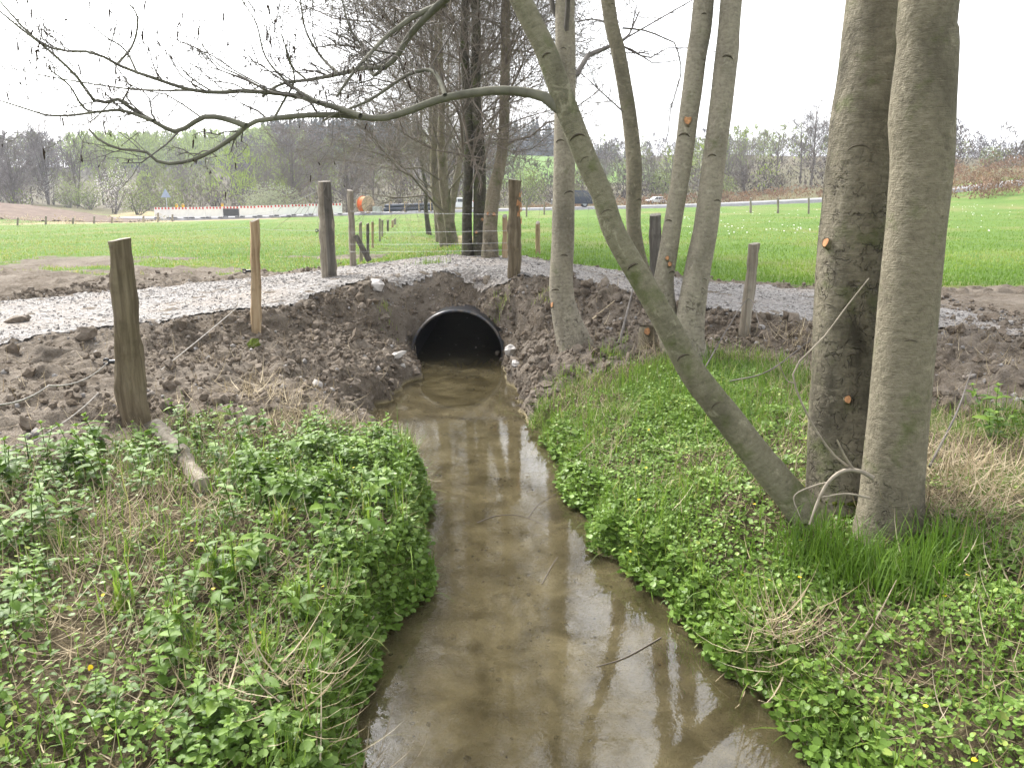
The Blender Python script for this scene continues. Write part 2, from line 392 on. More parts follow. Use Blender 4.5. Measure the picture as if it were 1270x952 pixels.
def mat_bark(name, cols, moss=0., crack=0., lent=.5, smudge=.6, lichen=.35):
    m = Mat(name, .85, .2); U = m.uv(); P = m.pos()
    n1 = m.noise(P, 2.2, 6, .6); n2 = m.noise(m.uv((16, 34, 1)), 1.2, 5, .65); n3 = m.noise(m.uv((26, 230, 1)), 1.0, 2, .5)
    n4 = m.noise(P, 34, 5, .65)
    c = m.ramp(n2, (.2, cols[0]), (.5, cols[1]), (.85, cols[2]))
    c = m.mix(m.val(n4, .5, .7, .0, .55), c, cols[2]); c = m.mix(m.val(n4, .45, .30, 0, .5), c, tuple(x*.6 for x in cols[0]))
    c = m.mix(m.val(m.noise(m.pos((1, 1, .45)), 3.1, 6, .62, .3), .48, .66, 0, smudge), c, tuple(x*.42 for x in cols[0]))
    ln = m.val(n3, .68, .72, 0, lent); c = m.mix(ln, c, tuple(min(1, x*1.5) for x in cols[2]))
    ld = m.val(n3, .33, .28, 0, lent*.8); c = m.mix(ld, c, tuple(x*.5 for x in cols[0]))
    nl = m.noise(P, 9, 5, .7, .6); c = m.mix(m.val(nl, .58, .66, 0, lichen), c, tuple(min(1, x*1.45+.01) for x in cols[2]))
    if moss:
        nm = m.noise(P, 5, 6, .65); c = m.mix(m.val(nm, .62-.3*moss, .80-.3*moss, 0, .8), c, (.085, .105, .030))
    h = m.math('ADD', n4, m.math('MULTIPLY', n3, .28))
    if crack:
        vo = m.n('TexVoronoi', feature='DISTANCE_TO_EDGE', Scale=1.0); 
        nd_ = m.n('TexNoise', Scale=9.0, Detail=4.0); m.l(P, nd_.inputs['Vector'])
        wv = m.mix(.06, m.uv((1, 1, 1)), nd_.outputs['Color'], 'LINEAR_LIGHT')
        m.l(m._map(wv, (42, 15, 1)), vo.inputs['Vector'])
        g = m.n('SeparateXYZ'); m.l(P, g.inputs[0])
        lim = m.math('ADD', g.outputs['Z'], m.val(m.noise(P, 4, 4), .3, .7, -.5, .5))
        cr = m.math('MULTIPLY', m.math('MULTIPLY', m.val(vo.outputs['Distance'], .0, .075, 1, 0), m.val(m.noise(P, 13, 5, .65), .47, .62)), m.val(lim, crack+.4, crack-.2))
        c = m.mix(m.math('MULTIPLY', cr, .6), c, (.05, .04, .029))
        h = m.math('SUBTRACT', h, m.math('MULTIPLY', cr, 1.1))
    m.color(c); m.bump(h, 1.0, .016); return m.m
def mat_wood(name, lo, mid, hi):
    m = Mat(name, .85, .15)
    g = m.noise(m.obj((26, 26, 1.6)), 1.0, 5, .62, .4); n = m.noise(m.obj(), 5, 5, .6)
    c = m.ramp(g, (.3, lo), (.5, mid), (.7, hi)); c = m.mix(m.val(n, .52, .72, 0, .6), c, tuple(x*.5 for x in lo))
    m.color(c); m.bump(g, .7, .01); return m.m

M = {}
M['ground'] = mat_ground(); M['track'] = mat_track(); M['water'] = mat_water()
M['alder'] = mat_bark('alder_bark', [(.125,.109,.075),(.185,.163,.115),(.255,.228,.165)], moss=.18, crack=.6, smudge=.6)
M['alder_dark'] = mat_bark('stained_alder_bark', [(.095,.083,.057),(.17,.15,.107),(.24,.214,.157)], moss=.22, crack=2.2, smudge=.92)
M['alder_pale'] = mat_bark('pale_alder_bark', [(.17,.15,.11),(.26,.232,.175),(.35,.318,.25)], moss=.05, crack=1.1, lent=.45, smudge=.5)
M['alder_green'] = mat_bark('algae_bark', [(.125,.115,.075),(.185,.172,.115),(.25,.235,.165)], moss=.40, crack=0, lent=.35, smudge=.5, lichen=.5)
M['bark_dark'] = mat_bark('dark_bark', [(.05,.047,.035),(.085,.078,.058),(.13,.12,.09)], moss=.35, crack=3.0)
M['bark_mid'] = mat_bark('row_bark', [(.13,.11,.075),(.20,.17,.12),(.27,.235,.17)], moss=.3, crack=1.6)
M['row_twig'] = plain('row_twig_bark', (.17,.145,.12), .9, .15, .35, 3)
M['far_bark'] = plain('far_bark', (.13,.112,.095), .9, .15, .35, 1)
M['far_twig'] = plain('far_twig_bark', (.15,.13,.118), .9, .15, .3, .5)
M['twig'] = plain('twig_bark', (.125,.112,.10), .85, .2, .35, 6)
M['twig_green'] = plain('green_branch_bark', (.135,.13,.10), .85, .2, .35, 9, bump=.3)
M['cone'] = plain('alder_cone', (.045,.032,.024), .9, .1, .3, 40)
M['scar'] = plain('bark_scar_mat', (.075,.064,.046), .9, .1, .35, 30, bump=.4)
M['cut'] = plain('fresh_cut_wood', (.37,.19,.09), .85, .2, .4, 45)
M['post_grey'] = mat_wood('weathered_post', (.14,.118,.088), (.235,.205,.16), (.33,.30,.245))
M['post_brown'] = mat_wood('brown_post', (.070,.054,.034), (.130,.103,.066), (.20,.165,.11))
M['post_new'] = mat_wood('split_post', (.20,.135,.075), (.31,.225,.135), (.40,.31,.20))
M['post_dark'] = mat_wood('dark_post', (.06,.053,.044), (.105,.095,.08), (.16,.147,.125))
M['wire'] = plain('wire_metal', (.20,.205,.21), .5, .4, .2, 20, metal=.6)
M['cord'] = plain('cord_mat', (.30,.28,.25), .8, .2, .3, 30)
M['black'] = plain('black_plastic', (.016,.016,.018), .35, .5, .3, 10)
# ---------------------------------------------------------------- ground, hill, track, water
def axis(lo, a, b, hi, fine, grow, maxs):
    c = list(np.arange(a, b+1e-6, fine)); s = fine; x = a
    L = []
    while x > lo: s = min(s*grow, maxs); x -= s; L.append(x)
    s = fine; x = c[-1]; U = []
    while x < hi: s = min(s*grow, maxs); x += s; U.append(x)
    return np.array(L[::-1]+c+U)
def grid_mesh(name, X, Y, Zf, mat, keep=None, warp=None, attrs=()):
    gx, gy = np.meshgrid(X, Y); z = Zf(gx, gy)
    v = np.stack([gx, gy, z], -1)
    if warp is not None: v = warp(v)
    nx, ny = len(X), len(Y)
    i = (np.arange(ny-1)[:, None]*nx + np.arange(nx-1)[None, :]); q = np.stack([i, i+1, i+nx+1, i+nx], -1)
    if keep is not None:
        k = keep(v).ravel(); q = q.reshape(-1, 4); q = q[k[q].all(1)]
    q = q.reshape(-1, 4); flat = v.reshape(-1, 3)
    used = np.unique(q); rm = np.full(len(flat), -1); rm[used] = np.arange(len(used))
    mb = MB(); mb.add(flat[used], rm[q]); ob = mb.build(name, mat)
    for nm, fn in attrs:
        at = ob.data.attributes.new(nm, 'FLOAT', 'POINT'); at.data.foreach_set('value', fn(gx.ravel()[used], gy.ravel()[used]).astype(np.float32))
    return tag(ob, kind='structure')
def warp_soil(v):
    m = soil(v[..., 0], v[..., 1])*ss(20, 14, v[..., 1])*ss(-.02, .1, v[..., 2])
    for ax in (0, 1, 2):
        d = .075*vn3(v*6.0, 81+ax) + .06*vn3(v*13.0, 91+ax)
        v[..., ax] = v[..., ax] + d*m*(1.0 if ax < 2 else .6)
    x, y, z = v[..., 0], v[..., 1], v[..., 2]      # earth closes tightly round the pipe
    zt_ = PIPE_Z + np.sqrt(np.clip(PIPE_R**2-(x-PIPE_X)**2, 0, None))
    hit = (np.abs(x-PIPE_X) < PIPE_R) & (y > PIPE_Y0+.03) & (y < 12.2) & (z < zt_) & (z > zt_-.3)
    v[..., 2] = np.where(hit, zt_-.004, z)
    return v
def keep_ground(v):
    x, y, z = v[..., 0], v[..., 1], v[..., 2]
    inpipe = ((x-PIPE_X)**2 + (z-PIPE_Z)**2 < (PIPE_R-.03)**2) & (y > PIPE_Y0-.05) & (y < 12.2) & (z > -.45)
    return ~(inpipe & (z > -.02))
GX = axis(-330, -6.5, 6.5, 330, .036, 1.035, 9)
GY = axis(-14, 1.6, 12.0, 112, .036, 1.03, 3)
def dryf(x, y):
    s = chan(x, y)
    bank = ss(9, 7.6, y)*ss(0, .2, s)*ss(4.2, 3.4, np.abs(x))
    return np.maximum(bank*ss(-.22, .15, fbm(x*1.4, y*1.4, 3, 101)+.12), .85*ss(90, 94, y))
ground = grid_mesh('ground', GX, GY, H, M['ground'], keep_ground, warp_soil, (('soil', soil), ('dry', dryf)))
tag(ground, 'grassy and muddy ground with the stream channel cut into it')
hill_m = Mat('hill_mat', .95, .1); Pn = hill_m.pos()
hn = hill_m.noise(Pn, .02, 4); hn2 = hill_m.noise(Pn, .4, 4)
hc = hill_m.mix(hill_m.attr('meadow'), hill_m.ramp(hn, (.4, (.085, .078, .045)), (.62, (.115, .098, .070))), (.11, .20, .035))
hill_m.color(hill_m.mix(hill_m.val(hn2, .4, .7, 0, .4), hc, (.08, .09, .03)))
hill = grid_mesh('hill', np.arange(-900, 901, 12.), axis(108, 110, 420, 1500, 6, 1.08, 60), lambda x, y: H(x, y)-.12, hill_m.m, attrs=(('meadow', lambda x, y: ss(-14, -8, x)*ss(40, 30, x)*ss(165, 180, y)*ss(352, 345, y)),))
tag(hill, 'low wooded hill with a green meadow on its slope')
TGX = axis(-26, -7, 6.6, 7.0, .05, 1.05, .5); TGY = np.arange(-2, 15.2, .05)
track = grid_mesh('gravel_track', TGX, TGY, lambda x, y: H(x, y)+.018, M['track'], lambda v: trackmask(v[..., 0], v[..., 1]) > .5)
tag(track, 'pale crushed stone track humped over the culvert')
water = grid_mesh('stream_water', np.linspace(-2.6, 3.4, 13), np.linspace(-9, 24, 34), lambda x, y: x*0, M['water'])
tag(water, 'shallow brown stream water')

# ploughed field and road
pf_m = Mat('ploughed_earth', .95, .1); Pn = pf_m.pos()
pn = pf_m.noise(Pn, .9, 6, .65); pw = pf_m.noise(pf_m.pos((.25, 2.2, 1)), 1.2, 3)
pf_m.color(pf_m.mix(pf_m.val(pw, .45, .6, 0, .5), pf_m.ramp(pn, (.3, (.10, .072, .054)), (.7, (.20, .15, .118))), (.085, .062, .047)))
pf_m.bump(pn, .8, .12)
def pf_keep(v):
    x, y = v[..., 0], v[..., 1]
    return (y > np.interp(x, [-110, -60, -40, -33], [58, 63, 69, 76]) + 1.2*fbm(x*.3, y*.3, 3, 5)) & (y < np.interp(x, [-120, -60, -33], [107, 100, 79.5])) & (x < -34.5)
grid_mesh('ploughed_field', np.arange(-120, -33, .5), np.arange(54, 110, .4), lambda x, y: H(x, y)+.06+.06*np.sin(y*7+.2*x), pf_m.m, pf_keep)
road_m = Mat('asphalt', .9, .2); rn = road_m.noise(road_m.pos(), 3, 5)
road_m.color(road_m.ramp(rn, (.3, (.19, .19, .195)), (.7, (.26, .26, .265))))
def roady(x): return 85 + 0*x
rX = np.arange(-41, 110, 1.); rv = []; 
mbr = MB()
def roadz(x): return H(x, np.full_like(x, 85.0)) + .22
for a, b_, c_ in ((-3.2, 3.2, 0),):
    zz = np.convolve(np.pad(roadz(rX), 8, mode='edge'), np.ones(17)/17, 'valid')
    A = np.stack([rX, 85+a+0*rX, zz], -1); B = np.stack([rX, 85+b_+0*rX, zz], -1)
    A0 = A+[0, -.6, -.6]; B0 = B+[0, .6, -.6]; n = len(rX); V = np.vstack([A0, A, B, B0]); q = []
    for k in range(3): i = np.arange(n-1)+k*n; q.append(np.stack([i, i+1, i+n+1, i+n], -1))
    mbr.add(V, np.vstack(q))
ROADZ = lambda x: float(np.interp(x, rX, zz))
tag(mbr.build('road', road_m.m, smooth=False), 'grey country road crossing behind the meadows', kind='structure')

# ---------------------------------------------------------------- scatter helpers
rng = np.random.default_rng(7)
def sample(n, x0, x1, y0, y1, dens):
    x = rng.uniform(x0, x1, n); y = rng.uniform(y0, y1, n); k = rng.random(n) < dens(x, y)
    x, y = x[k], y[k]; return np.stack([x, y, H(x, y)], -1)
def lump_template(seed, sub=1):
    import bmesh
    bm = bmesh.new(); bmesh.ops.create_icosphere(bm, subdivisions=sub, radius=1)
    v = np.array([p.co[:] for p in bm.verts]); f = np.array([[a.index for a in g.verts] for g in bm.faces]); bm.free()
    r = np.random.default_rng(seed)
    v = v*(1 + .8*vn3(v*1.6+seed*3.3, seed)[:, None] + r.uniform(-.25, .25, (len(v), 1)))*r.uniform(.7, 1.1, 3)
    return v, f
def randrot(n):
    return rotz(rng.uniform(0, 6.28, n)) @ rotx(rng.uniform(0, 6.28, n)) @ roty(rng.uniform(0, 6.28, n))
# loose clods of earth (nobody could count them)
mb = MB()
soilm = Mat('earth_clod', .95, .12); sn = soilm.noise(soilm.pos(), 22, 5, .65)
soilm.color(soilm.mix(soilm.attr('tint'), soilm.ramp(sn, (.3, (.070, .054, .039)), (.7, (.168, .135, .102))), soilm.ramp(sn, (.3, (.128, .104, .08)), (.7, (.24, .205, .168))))); soilm.bump(sn, .8, .02)
M['clod'] = soilm.m
def dens_clod(x, y): return soil(x, y)*(1-trackmask(x, y))*(chan(x, y) > .02)*(1-.3*ss(-1.9, -2.8, x))*(.25+1.5*ss(-.05, .3, fbm(x*.9, y*.9, 3, 131)))*ss(17, 12, y)
for k in range(5):
    P_ = sample(5200, -7.5, 6.5, 4.2, 16, dens_clod); tv, tf = lump_template(k)
    s_ = rng.gamma(1.1, .013, len(P_))+.008; s_ = np.minimum(s_, .085)
    P_[:, 2] += s_*.15+.012
    place(tv, tf, P_, randrot(len(P_)), s_, mb, rng.random(len(P_)))
gv = np.empty(len(ground.data.vertices)*3, np.float32); ground.data.vertices.foreach_get('co', gv); gv = gv.reshape(-1, 3).astype(float)
gv = gv[(np.abs(gv[:, 0]+.3) < 3.6) & (gv[:, 1] > 7.2) & (gv[:, 1] < 12.2) & (gv[:, 2] > .04)]
gv = gv[(soil(gv[:, 0], gv[:, 1]) > .5) & (trackmask(gv[:, 0], gv[:, 1]) < .3)]
for k in range(4):
    P_ = gv[rng.integers(0, len(gv), 1700)] + rng.normal(0, .012, (1700, 3)); tv, tf = lump_template(k+7)
    place(tv, tf, P_, randrot(len(P_)), np.minimum(rng.gamma(.9, .012, len(P_))+.006, .075), mb, rng.random(len(P_)))
tag(mb.build('earth_clods', M['clod'], smooth=False), 'loose crumbs and clods of brown earth around the culvert', 'soil', kind='stuff')
# stones of the track
mb = MB(); stm = Mat('crushed_stone', .85, .25); c_ = stm.ramp(stm.attr('tint'), (0, (.115, .107, .10)), (.5, (.215, .202, .19)), (.85, (.305, .29, .275)), (1, (.26, .22, .18)))
stm.color(c_); M['stone'] = stm.m
def dens_grav(x, y): return np.clip(trackmask(x, y)*(.45+.75*ss(-.25, .2, fbm(x*.5, y*2.2, 3, 161))) + .22*soil(x, y)*ss(1.0, 0, np.abs(y-yn(x))) + .15*soil(x, y)*ss(.8, 0, np.abs(y-yf(x))), 0, 1)*ss(.5, 0, chan(x, y)*0)
for k in range(4):
    P_ = sample(12000, -9, 6.5, 6.0, 14.6, dens_grav); tv, tf = lump_template(20+k, 1 if k == 0 else 1)
    P_[:, 2] += .018; s_ = rng.gamma(1.2, .0042, len(P_))+.0045; s_ = np.minimum(s_, .03)
    place(tv, tf, P_, randrot(len(P_)), s_, mb, rng.random(len(P_)))
tag(mb.build('gravel', M['stone'], smooth=False), 'pale crushed stones spread over the track', 'gravel', kind='stuff')
# pebbles strewn over the earth on the left
mb = MB()
tv, tf = lump_template(41)
P_ = sample(5200, -6, 4.8, 4.4, 11, lambda x, y: soil(x, y)*(1-trackmask(x, y))*(chan(x, y) > .05)*(.05+.5*ss(.0, .3, fbm(x*.7, y*.7, 3, 151))))
place(tv, tf, P_, randrot(len(P_)), rng.gamma(2, .006, len(P_))+.006, mb, rng.uniform(.3, 1, len(P_)))
tag(mb.build('pebbles', M['stone']), 'small grey pebbles strewn over the bare earth', 'pebbles', kind='stuff')

mb = MB(); tv, tf = lump_template(43)       # pebbles and rotten leaves on the stream bed
P_ = sample(2600, -1.6, 1.6, 1.8, 11, lambda x, y: (chan(x, y) < .0)*(.15+.85*ss(-.1, .25, fbm(x*1.6, y*1.6, 3, 155)))); P_[:, 2] += .004
place(tv*np.array([1, 1, .45]), tf, P_, rotz(rng.uniform(0, 6.28, len(P_))), rng.gamma(1.6, .006, len(P_))+.004, mb, rng.random(len(P_))**2*.6)
bedm = Mat('bed_pebble', .8, .3); bedm.color(bedm.ramp(bedm.attr('tint'), (0, (.05, .038, .02)), (.35, (.17, .13, .07)), (.6, (.34, .28, .18)))); tag(mb.build('bed_pebbles', bedm.m), 'small pebbles and rotten leaf bits on the stream bed', 'pebbles', kind='stuff')
# ---------------------------------------------------------------- culvert pipe
cu = empty('culvert_pipe', (PIPE_X, PIPE_Y0, 0), 'black plastic culvert pipe opening under the gravel track', 'pipe')
mb = MB(); K = 100; ys = np.linspace(PIPE_Y0, 21.2, K); n = 48
a = np.linspace(0, 2*np.pi, n+1)
def ring(y, r): return np.stack([PIPE_X + r*1.0*np.cos(a), np.full(n+1, y), PIPE_Z + r*np.sin(a)], -1)
V = np.vstack([ring(y, PIPE_R) for y in ys] + [ring(y, PIPE_R-.035-.012*(i % 2)*(i > 1)) for i, y in enumerate(ys)])
q = []
for blk, flip in ((0, 0), (K*(n+1), 1)):
    i = (np.arange(K-1)[:, None]*(n+1)+np.arange(n)[None]).ravel()+blk; f = np.stack([i, i+1, i+n+2, i+n+1], -1); q.append(f[:, ::-1] if flip else f)
pipem = Mat('pipe_plastic', .4, .2); pn = pipem.noise(pipem.pos(), 7, 5, .6); pipem.color(pipem.mix(pipem.val(pn, .58, .75, 0, .6), (.014, .015, .018), (.10, .085, .065)))
mb.add(V, np.vstack(q)); mb.build('pipe_wall', pipem.m, cu)
mb = MB(); # thick rim at the mouth
th = np.linspace(0, 2*np.pi, 49); rr_, tr_ = PIPE_R-.012, .019
C = np.stack([PIPE_X+rr_*np.cos(th), np.full(49, PIPE_Y0), PIPE_Z+rr_*np.sin(th)], -1)
b2 = np.linspace(0, 2*np.pi, 9)
V = (C[:, None, :] + tr_*(np.cos(b2)[None, :, None]*np.stack([np.cos(th), 0*th, np.sin(th)], -1)[:, None, :] + np.sin(b2)[None, :, None]*np.array([0, 1., 0])))
i = (np.arange(48)[:, None]*9+np.arange(8)[None]).ravel(); mb.add(V.reshape(-1, 3), np.stack([i, i+1, i+10, i+9], -1))
rimm = Mat('pipe_rim', .3, .6); rn = rimm.noise(rimm.pos(), 9, 5, .6); rimm.color(rimm.mix(rimm.val(rn, .45, .62), (.035, .04, .05), (.12, .10, .08))); mb.build('rim', rimm.m, cu)

# ---------------------------------------------------------------- single stones and turf lumps
def stone(name, u, v, size, label, seed, mat=None, cat='stone', flat=.6):
    p = on_ground(u, v); tv, tf = lump_template(seed, 2); r = np.random.default_rng(seed)
    mb = MB(); mb.add(tv*np.array([1, .8, flat])*size, tf, None, r.uniform(.6, .95))
    o = mb.build(name, mat or M['stone'], smooth=False); o.location = (p[0], p[1], p[2]+size*flat*.35); o.rotation_euler = (r.uniform(-.4, .4), r.uniform(-.4, .4), r.uniform(0, 6.28))
    return tag(o, label, cat)
pale = plain('pale_stone', (.50, .47, .44), .85, .2, .2, 14, bump=.3)
stone('stone', 467, 356, .13, 'pale flat stone on the earth edge above and left of the pipe', 301, pale)
stone('stone', 492, 447, .10, 'white broken stone on the mud left of the pipe mouth', 302, pale)
stone('stone', 500, 456, .05, 'small white chip just below the broken stone left of the pipe', 303, pale)
stone('stone', 634, 437, .10, 'pale upright stone beside the water right of the pipe', 304, pale, flat=.9)
stone('stone', 610, 449, .05, 'small pinkish stone at the water edge right of the pipe', 305, plain('pink_stone', (.50, .38, .32), .85, .2, .2, 14))
stone('stone', 594, 350, .09, 'grey stone in the earth face above the pipe', 306, plain('grey_stone', (.24, .21, .19), .9, .2, .3, 14))
stone('stone', 640, 452, .05, 'low pale stone in the grass right of the upright stone', 307, pale)
stone('earth_lump', 20, 402, .14, 'dark lump of earth lying on the left end of the track', 308, M['clod'], 'soil')
stone('earth_lump', 105, 418, .12, 'dark earth lump at the near edge of the track left of the tall post', 309, M['clod'], 'soil')
stone('moss_clump', 315, 432, .09, 'green mossy clump on bare earth below the thin split post', 310, plain('moss', (.10, .13, .025), .95, .1, .4, 40, bump=.8), 'moss')
# ---------------------------------------------------------------- trees along the stream
rng = np.random.default_rng(11)
def stem_path(pts, ys, top=None):
    """pts: (u, v, width px) with a world distance ys for each end -> points and radii in metres"""
    n = len(pts); yy = np.linspace(ys[0], ys[1], n); P = []; Rr = []
    for (u, v, wd), y in zip(pts, yy):
        p = at_y(u, v, y); P.append(p); Rr.append(wd*.5*depth(p)/F)
    for dx, dy, dz, r in (top or []):
        P.append(P[-1]+np.array([dx, dy, dz])); Rr.append(r)
    return np.array(P), np.array(Rr)
def trunk_mesh(P, Rr, n=28, K=90, rough=.05, flare=.0, seed=0, bumps=()):
    S, q = smooth_path(P, Rr, K)
    V, f, uv = tubes(S[None], q[None], n)
    V = V.reshape(K, n+1, 3); C = S[:, None, :]; D = V-C
    V[:, n] = V[:, 0]; D = V-C
    nz = vn3(V*np.array([7, 7, 3.5]), seed)*1.0 + .6*vn3(V*np.array([18, 18, 9]), seed+3)
    h = (S[:, 2]-S[0, 2])[:, None]
    th = np.linspace(0, 2*np.pi, n+1)[None]
    fl = flare*np.exp(-h/.16)*(1+.5*np.cos(th*4+seed)+.3*np.cos(th*7+2*seed))
    k = 1 + rough*nz*(1+1.5*np.exp(-h/.5)) + fl
    V = C + D*k[..., None]
    mb = MB(); mb.add(V.reshape(-1, 3), f, uv); return mb, S, q
def surf_point(S, q, v_world_z, side):
    i = int(np.argmin(np.abs(S[:, 2]-v_world_z))); t = unit(S[min(i+1, len(S)-1)]-S[max(i-1, 0)])
    s = np.asarray(side, float); s = s-(s@t)*t; s = s/np.linalg.norm(s); return S[i]+s*q[i]*.97, s, t, q[i]
def add_scar(S, q, z, side, parent, size, mat=None):
    """dark arched ridge where a branch was shed"""
    p, nrm, t, r = surf_point(S, q, z, side); b = np.cross(t, nrm)
    size = size*rng.uniform(.6, 1.25); a = np.linspace(-rng.uniform(.8, 1.3), rng.uniform(.8, 1.3), 7)
    path = np.array([p - nrm*(r-math.sqrt(max(r*r-(size*math.sin(x)*.9)**2, 1e-6)) if size*abs(math.sin(x)) < r else r)*.9 + b*size*math.sin(x) + t*size*.75*(math.cos(x)-.6) + nrm*.002 for x in a])
    mb = MB(); V, f, uv = tubes(path[None], (np.array([.25, .6, .9, 1, .9, .6, .25])*size*rng.uniform(.08, .2))[None], 5); mb.add(V, f, uv)
    mb.build('bark_scar', mat or M['scar'], parent)
def add_cut(S, q, z, side, parent, size, out=.02):
    """sawn-off branch stub with a fresh orange face"""
    p, nrm, t, r = surf_point(S, q, z, side)
    d = unit(nrm + .35*t); a = np.linspace(0, 2*np.pi, 11); b1 = unit(np.cross(d, t)); b2 = np.cross(d, b1)
    mb = MB(); rings = [(-.03, 1.25), (out*.6, 1.08), (out, 1.0)]
    wb_ = 1+.09*np.sin(3*a+p[2]*40)+.06*np.sin(5*a+p[0]*70)
    V = np.vstack([p + d*o + size*k*wb_[:, None]*(np.cos(a)[:, None]*b1 + 1.25*np.sin(a)[:, None]*b2) for o, k in rings])
    i = np.concatenate([np.arange(10)+11*j for j in range(2)]); mb.add(V, np.stack([i, i+1, i+12, i+11], -1)); st = mb.build('branch_stub', M['bark_mid'], parent)
    mb = MB(); V = np.vstack([[p+d*(out+.003)], p + d*out + size*.86*wb_[:-1, None]*(np.cos(a[:-1])[:, None]*b1 + 1.25*np.sin(a[:-1])[:, None]*b2)])
    mb.add(V, [[0, 1+k, 1+(k+1) % 10] for k in range(10)]); mb.build('cut_face', M['cut'], st, smooth=False)
def crown_on(rng, stems, mb, levels, zmin, n0=10,  seedside=None, rr0=.35, l0=(.16, .32), up=.1, rmin=.002):
    """branches over the upper part of each stem"""
    for S, q in stems:
        L = np.linalg.norm(np.diff(S, axis=0), axis=1).sum(); t0 = np.argmax(S[:, 2] > zmin)/len(S)
        P1, R1 = children(rng, S[None], q[None], n0, t0, .98, .6, 1.25, l0[0], l0[1], up, 7, rr0, .05, .2, side=seedside)
        V, f, uv = tubes(P1, R1, 5); mb.add(V, f, uv); Pc, Rc = P1, R1
        for m, lo, hi, n in levels:
            Pc, Rc = children(rng, Pc, Rc, m, .15, 1, .4, 1.1, lo, hi, .06, 5 if n > 3 else 4, .6, .07, .3, rmin)
            V, f, uv = tubes(Pc, Rc, n); mb.add(V, f, uv)
    return Pc
def cones_on(rng, tips, n, size, mb, hang=True):
    """woody cones / catkins hanging from twigs"""
    k = rng.integers(0, len(tips), n); s_ = rng.uniform(.2, 1, n)
    B = tips[k]; i = np.minimum((s_*4).astype(int), B.shape[1]-1); p = B[np.arange(n), i]
    tv, tf = lump_template(77); tv = tv*np.array([.42, .42, 1.0]); tv[:, 2] -= .9
    place(tv, tf, p, rotx(rng.normal(0, .3, n)) @ roty(rng.normal(0, .3, n)), rng.uniform(.6, 1.3, n)*size, mb)
def moss_patch(S, q, z0, z1, side, parent, width=1.1):
    pts = []; zs = np.linspace(z0, z1, 26); mbm = MB(); r_ = np.random.default_rng(5)
    tv, tf = lump_template(9, 1)
    P_ = []; N_ = 260
    for _ in range(N_):
        z = r_.uniform(z0, z1)**1.0; an = r_.normal(0, width*.5); s2 = np.array([side[0]*math.cos(an)-side[1]*math.sin(an), side[0]*math.sin(an)+side[1]*math.cos(an), 0])
        p, nrm, t, r = surf_point(S, q, z, s2); P_.append(p+nrm*.002)
    P_ = np.array(P_); place(tv*np.array([1, 1, .8]), tf, P_, randrot(N_), r_.uniform(.006, .018, N_), mbm)
    tag(mbm.build('moss', plain('trunk_moss', (.06, .07, .012), .95, .1, .45, 30, bump=.9), parent), kind='stuff')

# --- foreground tree of three stems
b0 = on_ground(1060, 672)
t1 = empty('alder_tree', (b0[0], b0[1], b0[2]-.1), 'large grey three-stemmed alder on the right bank, one stem leaning over the water', 'tree')
YR, YL = b0[1]-.02, b0[1]+.38
upR = [(.05, .05, 1.2, .125), (.1, .1, 2.5, .10), (.0, .2, 3.0, .06), (.05, .1, 2.2, .02)]
P, q = stem_path([(1096,712,86),(1098,680,80),(1105,620,73),(1112,540,71),(1119,460,70),(1127,370,70),(1136,280,69),(1143,200,72),(1143,150,76),(1146,110,74),(1151,50,70),(1152,0,69)], (YR, YR+.05), upR)
mb, SR, qR = trunk_mesh(P, q, 40, 150, .035, .20, 3); stR = mb.build('stem', M['alder'], t1); tag(stR, 'smooth right stem with fine horizontal lines')
P, q = stem_path([(1048,690,104),(1047,640,92),(1046,580,84),(1046,500,80),(1050,430,81),(1055,350,84),(1062,280,86),(1068,220,86),(1075,150,84),(1082,80,80),(1090,0,76)], (YL, YL+.1), [(.08, .1, 1.4, .14), (.05, .2, 2.6, .10), (.1, .2, 3.2, .05), (0, 0, 1.8, .015)])
mb, SL, qL = trunk_mesh(P, q, 40, 150, .075, .2, 7); stL = mb.build('stem', M['alder_dark'], t1); tag(stL, 'thick middle stem with flaking dark bark')
lean = [(1035,676,58),(1003,642,47),(985,620,42),(945,573,38),(909,526,36),(862,466,34),(836,418,32),(803,360,29),(763,290,28),(747,241,27),(728,200,28),(701,130,29),(677,63,27),(646,0,27)]
P, q = stem_path(lean, (YL-.12, YL+.25), [(-.55, .05, 1.1, .055), (-.5, .1, 1.6, .04), (-.3, .1, 1.7, .03), (-.1, 0, 1.2, .01)])
mb, SN, qN = trunk_mesh(P, q, 32, 150, .06, .1, 11); stN = mb.build('stem', M['alder_green'], t1); tag(stN, 'leaning stem green with algae')
# marks on the stems
cen = lambda S, z: S[int(np.argmin(np.abs(S[:, 2]-z)))]
for u, v, sz in ((755,262,.05),(722,192,.045),(845,440,.035),(783,335,.04),(875,488,.035),(701,168,.04),(672,62,.035)):
    z = at_y(u, v, YL+.1)[2]; add_scar(SN, qN, z, (-.25, -1, .1), stN, sz)
for z in (1.55, 2.5, 2.1): add_scar(SR, qR, z, (-.3, -1, 0), stR, .035)
for z, sx in ((2.75, .3), (2.45, -.2), (1.35, .2)): add_scar(SL, qL, z, (sx-.4, -1, 0), stL, .05)
def zpx(u, v, y): return at_y(u, v, y)[2]
add_cut(SL, qL, zpx(1027, 302, YL), (-1, -.45, 0), stL, .022, .03)
add_cut(SL, qL, zpx(1036, 485, YL), (-.30, -1, 0), stL, .019, .03)
moss_patch(SL, qL, SL[0, 2]+.12, SL[0, 2]+.42, (.1, -1, 0), stL)
